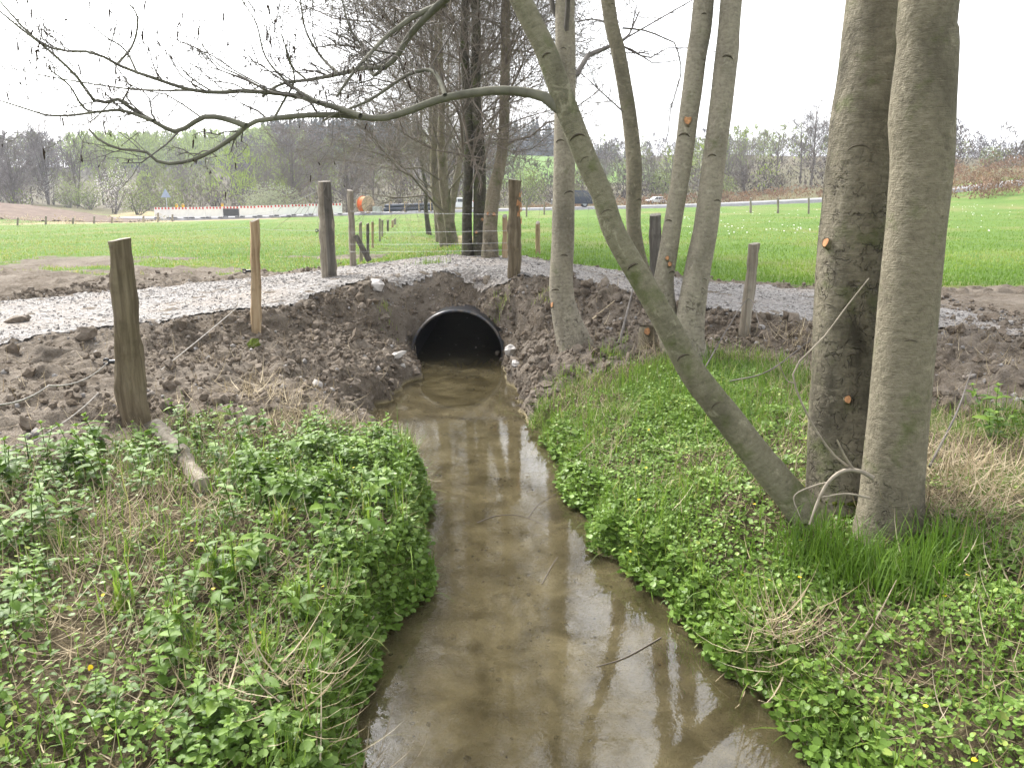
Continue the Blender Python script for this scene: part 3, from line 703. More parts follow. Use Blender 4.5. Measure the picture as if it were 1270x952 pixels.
# long low limb reaching left, and its side branches, traced from the photograph
def traced(px, y0, y1, w0, w1, K=26, wob=.0):
    n = len(px); d = np.concatenate([[0], np.cumsum(np.hypot(*np.diff(np.array(px), axis=0).T))]); t = d/d[-1]
    P = np.array([at_y(u, v, y0+(y1-y0)*s + wob*math.sin(5*s)) for (u, v), s in zip(px, t)])
    q = np.array([(w0+(w1-w0)*s**.7)*.5*depth(p)/F for p, s in zip(P, t)])
    return smooth_path(P, q, K)
YB = 3.95+.24
limbs = [
 ([(702,138),(686,127),(665,117),(620,112),(570,118),(540,125),(500,140),(470,147),(430,143),(380,143),(340,147),(312,152),(298,164),(281,176),(262,188),(240,198),(215,203),(195,200),(180,188),(150,185),(125,175),(110,160)], YB, 4.6, 14, 2.6),
 ([(447,144),(425,136),(395,127),(368,119),(335,115),(300,113),(265,115),(230,110),(200,100),(170,90),(145,80),(115,65),(70,62),(40,45),(16,20),(0,2)], 4.35, 4.9, 8, 2),
 ([(305,156),(285,149),(268,145),(250,146),(232,158),(215,163),(190,150),(166,137),(146,123),(120,127),(95,95),(60,62),(25,35),(-5,10)], 4.5, 4.3, 8, 2),
 ([(190,150),(150,137),(115,139),(101,130),(85,105),(60,85)], 4.45, 4.2, 5, 1.6), ([(118,139),(90,143),(60,143),(35,136),(0,125),(-20,122)], 4.35, 4.1, 3.4, 1.5),
 ([(145,80),(165,55),(170,20),(150,-6)], 4.85, 5.0, 3.5, 1.5), ([(240,112),(190,112),(140,108),(60,95),(10,84)], 4.7, 5.2, 3, 1.2),
 ([(555,-4),(530,20),(508,44),(492,70),(476,84),(455,84),(420,92),(385,99),(350,104),(325,120)], 4.6, 4.8, 11, 3),
 ([(552,4),(515,20),(480,45),(458,68),(440,88),(424,110),(418,120)], 4.65, 4.4, 9, 3),
 ([(552,118),(545,100),(536,88),(520,88),(500,96),(480,110),(455,126),(420,140),(400,150)], 4.3, 4.6, 6, 2.5),
 ([(476,84),(462,92),(450,60),(434,35),(424,0)], 4.75, 5.1, 5, 2), ([(420,92),(398,70),(380,40),(372,0)], 4.7, 4.9, 4, 1.6), ([(395,127),(360,105),(330,72),(318,30),(300,0)], 4.4, 4.9, 4, 1.4),
 ([(340,147),(352,125),(365,100),(358,70),(348,40)], 4.5, 4.3, 3.5, 1.4), ([(170,90),(155,62),(130,45),(110,28)], 4.8, 4.7, 3, 1.3),
 ([(335,115),(300,95),(270,80),(250,55)], 4.55, 4.8, 3, 1.2), ([(265,115),(235,95),(215,70)], 4.7, 4.5, 2.5, 1.2), ([(430,143),(380,160),(330,180)], 4.4, 4.0, 2.5, 1.2) if False else ([(380,99),(360,80),(352,50)], 4.7, 4.6, 3, 1.2)]
twg = MB(); tips = []
i_ = int(np.argmin(np.abs(SN[:, 2]-at_y(700, 138, YB)[2]))); YB_S = SN[i_]
for k, (px, y0, y1, w0, w1) in enumerate(limbs):
    if k == 0: y0 = float(YB_S[1])
    K = 40 if k == 0 else 24
    S, q = traced(px, y0, y1, w0, w1, K, .12 if k else 0)
    if k == 0: S[0] = YB_S; S[1] = (YB_S+S[2])/2; q[:3] *= np.array([1.25, 1.2, 1.08])
    mbl = MB(); V, f, uv = tubes(S[None], q[None], 10 if k == 0 else 7); mbl.add(V, f, uv); lb = mbl.build('limb' if k == 0 else 'branch', M['twig_green'], stN)
    Ld = np.linalg.norm(np.diff(S, axis=0), axis=1).sum(); dens = max(5, int(Ld*11))
    P1, R1 = children(rng, S[None], q[None]*.8, dens if k else 16, .42 if k == 0 else .12, 1, .4, 1.1, .12/max(Ld, .5)*1.4, .55/max(Ld, .5), .05, 5, .5, .08, .45, .0016, side=(0, 0, .9))
    V, f, uv = tubes(P1, R1, 4); twg.add(V, f, uv)
    P2, R2 = children(rng, P1, R1, 4, .2, 1, .4, 1.0, .3, .8, .0, 4, .7, .09, .6, .0012)
    V, f, uv = tubes(P2, R2, 3); twg.add(V, f, uv); tips += [P2]
    P3, R3 = children(rng, P2, R2, 2, .3, 1, .4, 1.0, .3, .7, -.02, 4, .85, .09, .7, .0011)
    V, f, uv = tubes(P3, R3, 3); twg.add(V, f, uv); 
tag(twg.build('twigs', M['twig'], stN), kind='stuff')
T = np.concatenate(tips); cm = MB(); cones_on(rng, T, 330, .011, cm); 
tv, tf = lump_template(78); tv = tv*np.array([.16, .16, 1.0]); tv[:, 2] -= .95
k = rng.integers(0, len(T), 130); place(tv, tf, T[k, -1], rotx(rng.normal(0, .15, 130)) @ roty(rng.normal(0, .15, 130)), rng.uniform(.018, .034, 130), cm)
tag(cm.build('cones_and_catkins', M['cone'], stN), kind='stuff')
# upper crown out of frame, mirrored in the water
cw = MB(); crown_on(rng, [(SR, qR), (SL, qL), (SN, qN)], cw, [(4, .3, .6, 4), (3, .3, .6, 3)], 4.2, 9); tag(cw.build('crown', M['twig'], t1), kind='stuff')
# dead forked twig in front of the stems
tw = MB()
for px, w0, w1 in (([(1082,592),(1066,584),(1045,584),(1027,598),(1014,622),(1004,650)], 7, 2.5), ([(1060,584),(1048,566),(1038,545)], 4, 2), ([(1066,584),(1040,570),(1010,530),(985,475),(990,450),(1020,420),(1050,380),(1078,345)], 3.4, 1.5), ([(1027,598),(1010,602),(985,615),(992,640)], 2.5, 1.2), ([(1078,617),(1050,612),(1020,616)], 3, 1.5), ([(985,475),(975,470),(962,440)], 2, 1)):
    S, q = traced(px, YR-.13, YR-.2, w0, w1, 16); V, f, uv = tubes(S[None], q[None], 6); tw.add(V, f, uv)
tw.build('dead_twig', plain('dead_twig_mat', (.27, .235, .185), .85, .2, .3, 14), stR)

# --- single alder at the near right of the culvert
b1 = on_ground(708, 432)
t2 = empty('alder_tree', (b1[0], b1[1], b1[2]-.05), 'straight pale single-stemmed alder beside the stream just right of the culvert', 'tree')
P, q = stem_path([(716,446,50),(711,424,42),(704,400,36),(698,375,30),(696,345,29),(698,300,28),(699,250,27),(700,180,27),(701,100,26),(701,40,25),(701,0,24)], (b1[1], b1[1]+.1), [(.05, .1, 2, .10), (.1, .1, 3, .06), (.0, .1, 2.5, .012)])
mb, S2, q2 = trunk_mesh(P, q, 30, 150, .06, .18, 21); st2 = mb.build('stem', M['alder_pale'], t2)
for v, sx in ((175,-.5),(236,.6),(318,.1),(360,-.7),(115,.4),(60,-.3)): add_scar(S2, q2, zpx(700, v, b1[1]), (sx, -1, 0), st2, .06, None)
add_cut(S2, q2, zpx(683, 375, b1[1]), (-1, -.5, 0), st2, .03, .012)
cw = MB(); crown_on(rng, [(S2, q2)], cw, [(5, .35, .7, 4), (4, .35, .7, 3)], 3.2, 18, l0=(.14, .30)); tag(cw.build('crown', M['twig'], t2), kind='stuff')

# --- three-stemmed alder further right
b2_ = on_ground(848, 444)
t3 = empty('alder_tree', (b2_[0], b2_[1], b2_[2]-.05), 'three-stemmed pale alder growing in front of the right end of the gravel track', 'tree')
specs = [([(858,452,42),(854,425,38),(856,395,35),(861,360,33),(866,330,31),(877,270,30),(886,195,28),(894,130,28),(902,63,28),(907,0,27)], 0.0, 'alder_pale', 31),
         ([(842,448,34),(833,415,31),(826,385,28),(823,355,25),(826,330,24),(836,268,22),(846,205,23),(856,130,24),(865,63,25),(873,0,26)], .12, 'alder_pale', 33),
         ([(846,446,30),(834,420,27),(817,385,23),(803,350,20),(793,322,18),(786,282,18),(786,240,19),(786,200,19),(780,140,18),(767,66,18),(754,0,17)], .25, 'alder', 35)]
stems3 = []
for pts, dy, mt, sd in specs:
    P, q = stem_path(pts, (b2_[1]+dy, b2_[1]+dy+.1), [(.1 if sd < 34 else -.25, .1, 1.8, .085), (.1, .1, 2.6, .05), (.0, .1, 2.2, .012)])
    mb, S, q = trunk_mesh(P, q, 28, 150, .08, .12, sd); st = mb.build('stem', M[mt], t3); stems3.append((S, q))
    for v in range(20, 400, 78): add_scar(S, q, zpx(850, v+rng.uniform(-30, 30), b2_[1]), (rng.uniform(-.9, .9), -1, 0), st, .05 if sd < 34 else .035)
    if sd == 33: add_cut(S, q, zpx(830, 330, b2_[1]), (.1, -1, 0), st, .022, .02); add_cut(S, q, zpx(830, 318, b2_[1]), (-.2, -1, 0), st, .02, .015); add_cut(S, q, zpx(850, 146, b2_[1]), (-.25, -1, 0), st, .04, .008)
cw = MB(); crown_on(rng, stems3, cw, [(4, .35, .7, 4), (4, .35, .7, 3)], 3.9, 10, l0=(.14, .30))
# thin arching branches seen against the sky
for px, w0, w1 in (([(752,0),(735,-10),(725,-30)], 5, 3), ([(772,35),(800,38),(825,48),(838,55),(843,75),(845,90),(838,115),(831,140),(829,165)], 2.5, 1.2), ([(772,138),(750,118),(725,95),(712,85)], 2.2, 1.2), ([(768,65),(790,66),(812,62)], 1.6, 1), ([(760,30),(735,24),(715,27)], 3, 1.5)):
    S, q = traced(px, b2_[1]+.3, b2_[1]+.6, w0, w1, 14); V, f, uv = tubes(S[None], q[None], 5); cw.add(V, f, uv)
    P1, R1 = children(rng, S[None], q[None], 8, .2, 1, .4, 1.0, .15, .5, .0, 4, .7, .08, .5, .002); V, f, uv = tubes(P1, R1, 3); cw.add(V, f, uv)
tag(cw.build('crown', M['twig'], t3), kind='stuff')
# low sawn stump between the stems
b4 = on_ground(803, 428); sp_ = empty('tree_stump', b4, 'low sawn stump with dry grass at its foot left of the three-stemmed tree', 'stump')
mb, S, q = trunk_mesh(*stem_path([(803,440,26),(803,420,22),(803,404,19)], (b4[1], b4[1])), 16, 20, .08, .15, 41); mb.build('trunk', M['bark_mid'], sp_)
add_cut(S, q, S[-4, 2], (-.2, -1, .2), sp_, .035, .02)

# --- row of alders beyond the track
rows = [
 ('pale brown alder with sawn stubs just beyond the track, behind the round gatepost', [[(607,322,22),(608,300,19),(608,282,18),(612,241,17),(621,200,14),(625,160,13),(626,110,12),(627,60,12),(628,0,11)]], 13.9, 'bark_mid', 3),
 ('twin-stemmed dark alder beyond the track, left of the pale brown one', [[(595,320,17),(594,290,15),(595,240,15),(595,190,14),(590,120,13),(591,60,12),(590,0,11)], [(580,318,15),(579,280,12),(580,230,12),(581,180,12),(579,120,11),(576,60,10),(577,0,9)]], 14.3, 'bark_dark', 2),
 ('slim alder in the row beyond the track, third from the pale brown one', [[(562,303,15),(558,280,13),(553,250,12),(549,215,11),(547,170,9),(548,120,8),(546,60,6)]], 19.5, 'bark_mid', 0),
 ('two-stemmed grey alder in the row, fourth from the pale brown one', [[(553,296,13),(547,270,12),(541,240,11),(538,205,9),(539,160,8),(540,110,6)], [(556,296,10),(560,260,9),(566,225,8),(572,190,6),(576,150,5)]], 23.5, 'bark_mid', 0),
 ('thin alder in the row far beyond the track, fifth from the pale brown one', [[(545,288,9),(542,265,8),(539,240,8),(536,205,7),(534,160,5),(535,120,4)]], 30, 'bark_mid', 0),
 ('small crooked alder standing in front of the stacked pipes', [[(532,285,7),(530,275,6),(528,255,5),(529,235,4),(524,210,3.5),(522,180,3)]], 34, 'bark_dark', 0),
 ('farthest alder of the row, beside the road', [[(549,280,8),(550,255,7),(553,225,6),(553,195,5),(555,160,4)]], 44, 'bark_mid', 0)]
for k, (lab, stems, y, mt, nc) in enumerate(rows):
    b = at_y(stems[0][0][0], stems[0][0][1], y); g = float(H(b[0], y))
    o = empty('alder_tree', (b[0], y, g-.05), lab, 'tree', 'row of alders along the stream beyond the track'); sl = []
    for j, pts in enumerate(stems):
        P, q = stem_path(pts, (y, y+.15), [(.05, .05, 1.6, .07 if k < 2 else .045), (.05, .1, 2, .04), (0, .1, 1.6, .01)])
        P[0, 2] = min(P[0, 2], g-.08)
        mb, S, q = trunk_mesh(P, q, 18, 80, .07, .10, 50+k*3+j); st = mb.build('stem', M[mt], o); sl.append((S, q))
        if j == 0 and nc:
            for _ in range(nc): add_cut(S, q, rng.uniform(1.4, 1.95), (rng.uniform(-.8, .8), -1, 0), st, .026, .03)
    cw = MB(); crown_on(rng, sl, cw, [(8, .35, .75, 4), (7, .35, .75, 3)] + ([(5, .4, .8, 3)] if k < 4 else [(3, .4, .8, 3)]), 1.7 if k > 1 else 2.1, 34 if k < 3 else 26, l0=(.17, .40), up=.22, rr0=.24, rmin=.0024); tag(cw.build('crown', M['row_twig'], o), kind='stuff')

# ---------------------------------------------------------------- fence posts and wire
def post(label, u, vb, vt, wpx, mat, shape='round', lean=(0, 0), ub=None, y=None, name='fence_post', group=None, seed=0, taper=.9, kink=0, extra=None):
    b = on_ground(ub or u, vb) if y is None else np.array([at_y(ub or u, vb, y)[0], y, float(H(at_y(ub or u, vb, y)[0], y))])
    tp = at_y(u, vt, b[1]); h = tp[2]-b[2]; w_ = wpx*depth(b)/F
    r_ = np.random.default_rng(seed); n = 20 if shape == 'round' else 14; K = 34
    zs = np.linspace(-.25, h, K); a = np.linspace(0, 2*np.pi, n+1)[:-1]
    if shape == 'round': prof = np.ones(n)*(1+.06*np.sin(2*a+seed)+.05*np.sin(3*a+2*seed))
    elif shape == 'square': prof = 1/np.maximum(np.abs(np.cos(a+.1)), np.abs(np.sin(a+.1)))*.92
    else: prof = (1/np.maximum(np.abs(np.cos(a-.5)), np.abs(np.sin(a-.5))*1.5))*.85*(1+.12*np.sin(2*a+seed)+.08*np.sin(5*a))
    V = []
    for z in zs:
        s = max(z, 0)/h; rad = w_/2*(1+(taper-1)*s)*(1+.03*math.sin(9*s+seed))
        if kink: rad *= 1 + kink*math.exp(-((s-.38)/.12)**2)
        cx = (tp[0]-b[0])*s; cy = lean[1]*s
        V.append(np.stack([cx+rad*prof*np.cos(a), cy+rad*prof*np.sin(a), np.full(n, z)], -1))
    V = np.array(V); V = V + (V-V.mean(1, keepdims=True))*(.42*vn3((V+b)*np.array([13, 13, 4.5]), seed)+.28*vn3((V+b)*np.array([45, 45, 12]), seed+1))[..., None]
    V[-1, :, 2] += .012*np.sin(a+seed)+(.02*np.sin(a) if shape != 'round' else 0)
    i = (np.arange(K-1)[:, None]*n+np.arange(n)[None]); j = (np.arange(K-1)[:, None]*n+(np.arange(n)[None]+1) % n)
    mb = MB(); mb.add(V.reshape(-1, 3), np.stack([i, j, j+n, i+n], -1).reshape(-1, 4)); 
    o = bpy.data.objects.new(name, mb.mesh(name, M[mat])); COL.objects.link(o); o.location = b
    cap = MB(); top = V[-1]; cap.add(np.vstack([top.mean(0)+[0, 0, .006], top]), [[0, 1+k, 1+(k+1) % n] for k in range(n)])
    c = bpy.data.objects.new('end_grain', cap.mesh('end_grain', M['post_end'], False)); COL.objects.link(c); c.parent = o
    tag(o, label, 'post', group); return o, b, h, w_
M['post_end'] = plain('end_grain', (.30, .27, .23), .9, .1, .3, 40)
def insulator(o, b, w_, z, side=-1, lean=0.0):
    mb = MB(); e = w_*.40+.012
    V, f, uv = tubes(np.array([[[lean+side*w_*.05, -.02, z], [lean+side*e*.7, -.02, z], [lean+side*e, -.02, z]]]), np.array([[.016, .016, .014]]), 8); mb.add(V, f, uv)
    th = np.linspace(0, 2*np.pi, 11); C = np.stack([lean+side*(e+.018)+.02*np.cos(th), np.full(11, -.02), z+.02*np.sin(th)], -1); V, f, uv = tubes(C[None], np.full((1, 11), .009), 6); mb.add(V, f, uv)
    c = bpy.data.objects.new('insulator', mb.mesh('insulator', M['black'])); COL.objects.link(c); c.parent = o
GL = 'posts of the left-hand fence'
pA = post('stout weathered brown post standing in nettles on the left bank', 147, 525, 297, 34, 'post_brown', 'round', ub=168, seed=1, taper=.66, kink=.12, group=GL); insulator(pA[0], pA[1], pA[3], pA[2]*.34, lean=-.035)
pB = post('thin split light brown post on the bare earth, left of the stream', 316, 414, 273, 12, 'post_new', 'split', ub=318, seed=2, group=GL); insulator(pB[0], pB[1], pB[3], pB[2]*.55)
pC = post('squared grey post with shade painted dark on one side at the near left edge of the track', 402, 345, 225, 17, 'post_grey', 'square', ub=409, seed=3, group=GL); insulator(pC[0], pC[1], pC[3], pC[2]*.5, lean=-.04)
mb = MB(); w_ = pC[3]; zz_ = np.linspace(.05, pC[2]-.01, 14); cx_ = (at_y(402, 225, pC[1][1])[0]-pC[1][0])*zz_/pC[2]  # dark strip paints shade on the face turned away from the light
for s0, s1 in ((.05, .43),): mb.add(np.vstack([np.stack([cx_+w_*s0, np.full(14, -w_*.62)+.004*np.sin(zz_*9), zz_], -1), np.stack([cx_+w_*s1+.004*np.sin(zz_*13), np.full(14, -w_*.60), zz_], -1), np.stack([cx_+w_*.50, np.full(14, -w_*.1), zz_], -1)]), np.vstack([np.stack([np.arange(13)+14*k, np.arange(13)+14*k+14, np.arange(13)+14*k+15, np.arange(13)+14*k+1], -1) for k in (0, 1)]))
c = bpy.data.objects.new('charred_side', mb.mesh('charred_side', M['post_dark'])); COL.objects.link(c); c.parent = pC[0]; tag(c, 'painted shade on the right side')
pD = post('grey knotted post at the far left edge of the track', 434, 322, 236, 10, 'post_grey', 'split', y=14.1, ub=438, seed=4, group=GL)
pG = post('round brown gatepost with splintered side above the culvert', 638, 342, 223, 17, 'post_brown', 'round', ub=638, seed=5, taper=.97, group='posts right of the culvert')
mb = MB(); r_ = np.random.default_rng(4)
for _ in range(14):
    s_ = r_.uniform(.01, .03); z = pG[2]*r_.uniform(.48, .86); a_ = r_.uniform(-1.2, -.25); rd = pG[3]*.5*1.03; c0 = np.array([math.cos(a_)*rd, math.sin(a_)*rd, z]); tt = np.array([-math.sin(a_), math.cos(a_), 0])
    mb.add([c0+tt*s_, c0-tt*s_, c0-tt*s_*.4+[0, -.006, s_*3], c0+tt*s_*.5+[0, -.006, s_*2.4]], [[0, 1, 2, 3]])
c = bpy.data.objects.new('splinters', mb.mesh('splinters', M['cut'], False)); COL.objects.link(c); c.parent = pG[0]
post('fresh light brown stake half hidden behind the round gatepost', 626, 318, 268, 7, 'post_new', 'split', y=13.8, seed=6, group='posts right of the culvert')
post('small square stake on the edge of the right meadow, right of the gatepost', 667, 322, 276, 6, 'post_new', 'square', y=15.2, seed=7, group='posts right of the culvert')
post('dark squared post behind the middle stem of the three-stemmed tree', 813, 338, 266, 15, 'post_dark', 'square', y=12.6, seed=8, group='posts right of the culvert')
pR = post('leaning grey post on the right between the two clumps of trunks', 936, 415, 302, 15, 'post_grey', 'split', ub=923, seed=9, group='posts right of the culvert')
for k, (u, vb, vt, wd, y) in enumerate([(447,312,276,4,17.5),(456,306,277,4,20.5),(462,302,275,3.4,23.5),(471,297,271,3.2,27),(474,293,273,3,31),(481,289,273,3,36),(487,287,273,3,41),(490,285,271,3,46)]):
    post(f'{["first","second","third","fourth","fifth","sixth","seventh","eighth"][k]} small post of the fence running away beyond the track', u, vb, vt, wd, ['post_grey','post_dark','post_new','post_grey'][k % 4], 'split', y=y, seed=20+k, group='fence posts running away beyond the track')
for k, (u, vt, vb) in enumerate([(22,270,283),(57,268,282),(91,270,282),(117,268,281),(139,269,280),(178,268,277),(196,264,275),(214,266,276)]):
    post(f'{["leftmost","second","third","fourth","fifth","sixth","seventh","eighth"][k]} small post from the left along the edge of the ploughed field', u, vb, vt, 2.6, 'post_grey', 'split', y=58+k*2.2, seed=40+k, group='posts along the ploughed field')
for k, (u, y) in enumerate([(653,62),(675,66),(690,70),(880,64),(931,60),(965,58),(1003,55)]):
    p = at_y(u, 260, y); g = float(H(p[0], y)); vb = 476 + 0
    b = np.array([p[0], y, g]); dz = (b[2]-CAMZ); vv = 476 - F*((b[1]*sp + dz*cp)/(b[1]*cp - dz*sp))
    post(f'{["first","second","third","fourth","fifth","sixth","seventh"][k]} small roadside stake from the left behind the right meadow', u, vv, vv-F*1.15/y, 2.6, 'post_grey', 'split', y=y, seed=60+k, group='roadside stakes behind the right meadow')
# diagonal brace leaning on the grey post
pb = on_ground(456, 318) ; S, q = smooth_path([at_y(441, 292, 14.0), at_y(458, 318, 14.0)-[0, 0, .08]], [.045, .05], 8); mb = MB(); V, f, uv = tubes(S[None], q[None], 8); mb.add(V, f, uv)
o = mb.build('post_brace', M['post_dark'], origin=S[-1]); tag(o, 'short dark timber brace leaning against the knotted grey post', 'brace')
def wire(name, pts, r, mat, label, sag=.03, cat='wire', group=None, K=24):
    P = []
    for a_, b_ in zip(pts[:-1], pts[1:]):
        t = np.linspace(0, 1, K)[:, None]; P.append(np.asarray(a_)*(1-t)+np.asarray(b_)*t - np.array([0, 0, 1])*(4*sag*t*(1-t)))
    P = np.vstack(P); mb = MB(); V, f, uv = tubes(P[None], np.full((1, len(P)), r), 4); mb.add(V, f, uv)
    return tag(mb.build(name, M[mat], origin=P[0]), label, cat, group)
def pt(p, frac): return np.asarray(p[1]) + [(p[3]*.0), -p[3]*.5, p[2]*frac]
names = ['topmost', 'second', 'third', 'lowest']
for k, v in enumerate((264, 288, 303, 312)):
    A_ = at_y(434, (v if k else 262), 14.0); B_ = at_y(638, v+ (2 if k == 0 else -2), pG[1][1]+.1)
    wire('fence_wire', [A_, B_], .0022, 'wire', f'{names[k]} of the thin wires strung from the knotted post to the gatepost', .01, group='wires over the culvert')
wire('fence_wire', [pt(pC, .5)+[-.09, 0, 0], at_y(300, 282, 20), at_y(180, 290, 40)], .002, 'wire', 'faint wire running from the squared post into the left pasture', .02)
wire('electric_cord', [pt(pA, .34)+[-.12, .05, 0], at_y(60, 478, 4.6), at_y(-40, 500, 3.7)], .005, 'cord', 'slack grey fence cord running left from the insulator on the stout post', .05)
wire('electric_cord', [on_ground(200, 465)+[0, 0, .04], on_ground(305, 383)+[0, 0, .1]], .006, 'cord', 'slack pale cord lying across the earth toward the thin post', .01)
wire('electric_cord', [on_ground(125, 512)+[0, 0, .12], on_ground(60, 548)+[0, 0, .06], on_ground(2, 575)+[0, 0, .05]], .006, 'cord', 'low grey cord across the earth at the lower left', .02)
wire('fence_wire', [pt(pC, .93), at_y(340, 262, 30), at_y(300, 268, 60)], .003, 'wire', 'wire sloping left from the top of the squared post', .0)
# fallen post in the nettles
pa, pb = on_ground(196, 540), on_ground(252, 612)
S, q = smooth_path([pa+[0, 0, .06], (pa+pb)/2+[.01, 0, .05], pb+[0, 0, .04]], [.045, .055, .05], 16); mb, S, q = trunk_mesh(S, q, 12, 24, .12, 0, 90)
ring_ = mb.v[0].reshape(24, 13, 3)
for e_ in (0, -1): mb.add(np.vstack([ring_[e_, :12].mean(0)[None], ring_[e_, :12]]), [[0, 1+k_, 1+(k_+1) % 12] for k_ in range(12)])
o = mb.build('fallen_post', M['post_grey'], origin=S[0]); tag(o, 'broken grey post lying in the nettles at the foot of the stout post', 'post')
a = np.linspace(0, 6.283, 12)[:-1]
# loose sticks
def stick(pts, r, label, K=14, mat='twig', lift=.02):
    P = [on_ground(u, v)+[0, 0, l] for u, v, l in pts]; S, q = smooth_path(P, np.linspace(r, r*.4, len(P)), K); mb = MB(); V, f, uv = tubes(S[None], q[None], 6); mb.add(V, f, uv)
    return tag(mb.build('stick', M[mat], origin=S[0]), label, 'stick')
M['stick_pale'] = plain('pale_stick', (.36, .30, .21), .9, .1, .3, 12)
stick([(764,441,0),(775,415,.18),(787,388,.42)], .018, 'bare brown stick poking up left of the low stump')
stick([(735,400,.03),(762,384,.1)], .016, 'short pale stick on the earth right of the single tree', mat='stick_pale')
stick([(688,598,.02),(720,575,.08),(738,562,.1)], .006, 'thin dead twig hanging over the right water edge', mat='stick_pale')
stick([(440,808,.02),(470,800,.05),(498,775,.03)], .006, 'pale curved straw stalk hanging from the left bank over the water', mat='stick_pale')
stick([(1060,822,.05),(1085,790,.08),(1108,750,.12)], .005, 'long pale straw stalk on the right bank below the tree', mat='stick_pale')
stick([(930,848,.02),(960,820,.06),(1000,800,.06)], .006, 'pale straw stalk jutting over the water from the right bank', mat='stick_pale')
stick([(1140,640,.05),(1190,660,.05),(1230,700,.05)], .014, 'dark stick lying right of the big tree')
stick([(1150,600,.1),(1180,560,.25),(1195,530,.4)], .008, 'thin bare stick standing right of the big tree')
stick([(870,470,.05),(900,445,.3),(925,430,.5),(940,455,.35)], .008, 'dark bramble cane arching near the leaning post')
stick([(905,480,.05),(950,490,.2),(1000,470,.35)], .008, 'low dark bramble cane left of the big tree')
# twigs lying in the water
def wstick(px, r, label):
    P = [at_z(u, v, .003) for u, v in px]; S, q = smooth_path(P, np.linspace(r, r*.5, len(P)), 12); mb = MB(); V, f, uv = tubes(S[None], q[None], 5); mb.add(V, f, uv)
    return tag(mb.build('stick', M['row_twig'], origin=S[0]), label, 'stick')
wstick([(592,648),(612,640),(635,638),(655,642),(678,652)], .0035, 'thin dark twig floating crosswise on the water')
wstick([(655,642),(668,625),(690,612)], .003, 'short dark twig branching off the floating twig')
wstick([(672,724),(685,700),(692,690)], .003, 'small twig in mid stream below the floating twigs')
wstick([(820,790),(775,815),(740,826)], .004, 'sunken brown stick near the right side of the water')
# ---------------------------------------------------------------- vegetation of the banks
rng = np.random.default_rng(23)
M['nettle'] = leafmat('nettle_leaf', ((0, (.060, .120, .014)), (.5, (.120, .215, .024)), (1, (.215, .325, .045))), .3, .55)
M['celandine'] = leafmat('celandine_leaf', ((0, (.080, .145, .020)), (.5, (.160, .265, .045)), (.9, (.25, .37, .095)), (1, (.29, .33, .06))), .25, .45, .3)
M['grass'] = leafmat('grass_blade', ((0, (.06, .125, .012)), (.5, (.125, .225, .024)), (.85, (.22, .32, .045)), (1, (.36, .33, .13))), .4, .5)
M['straw'] = leafmat('dry_straw', ((0, (.18, .135, .075)), (.5, (.34, .275, .17)), (1, (.55, .47, .33))), .2, .75, .2)
M['petal_yellow'] = leafmat('yellow_petal', ((0, (.75, .55, .02)), (1, (.85, .70, .05))), .3)
M['petal_white'] = leafmat('white_petal', ((0, (.75, .75, .72)), (1, (.85, .85, .82))), .3)
# templates
def kidney():
    a = np.linspace(-2.75, 2.75, 9); r = np.array([.75, .98, 1.0, .98, 1.02, .98, 1.0, .98, .75])
    v = np.vstack([[0, -.25, .0], np.stack([r*np.sin(a), r*np.cos(a), .16*np.abs(np.sin(a))+.05], -1)]); return v, [[0, i, i+1] for i in range(1, 9)]
KV, KF = kidney()
def blade(bend, segs=3):
    t = np.linspace(0, 1, segs+1); z = np.sin(t*bend)/bend; y = (1-np.cos(t*bend))/bend; w_ = .5*(1-t**2.2)
    v = np.vstack([np.stack([-w_, y, z], -1), np.stack([w_, y, z], -1)]); n = segs+1
    return v, [[i, i+n, i+n+1, i+1] for i in range(segs)]
BL = [blade(.5), blade(1.1), blade(1.8)]
def stampblades(mb, P_, hgt, wid, tint, tilt=.35):
    k = rng.integers(0, 3, len(P_))
    for j in range(3):
        m_ = k == j; n = int(m_.sum())
        if n: place(BL[j][0], BL[j][1], P_[m_], rotz(rng.uniform(0, 6.28, n)) @ rotx(rng.normal(0, tilt, n)), np.stack([wid[m_], hgt[m_], hgt[m_]], -1), mb, tint[m_])
def free(x, y): return (1-ss(.3, .7, soil(x, y)))*(chan(x, y) > .015)*(1-trackmask(x, y))
def side(x, y): return x > (xl(y)+xr(y))/2
STRAW = [(on_ground(u, v)[0], on_ground(u, v)[1], r0) for u, v, r0 in ((190,640,.44),(110,690,.3),(120,815,.22),(330,520,.45),(215,690,.2),(400,905,.13),(150,590,.2),(212,560,.2),(240,595,.2),(262,628,.18),(95,790,.2))]
def strawy(x, y):
    f = fbm(x*1.4, y*1.4, 3, 101)+.12
    l_ = ss(.12, .38, f)*.6
    for cx_, cy_, r0 in STRAW: l_ = np.maximum(l_, np.exp(-(((x-cx_)**2+(y-cy_)**2)/r0**2)**1.5))
    r_ = np.maximum(ss(.05, .3, f)*.6, ss(1.9, 2.5, x)*ss(2.4, 3.0, y)*.9)
    return np.where(side(x, y), r_, l_)
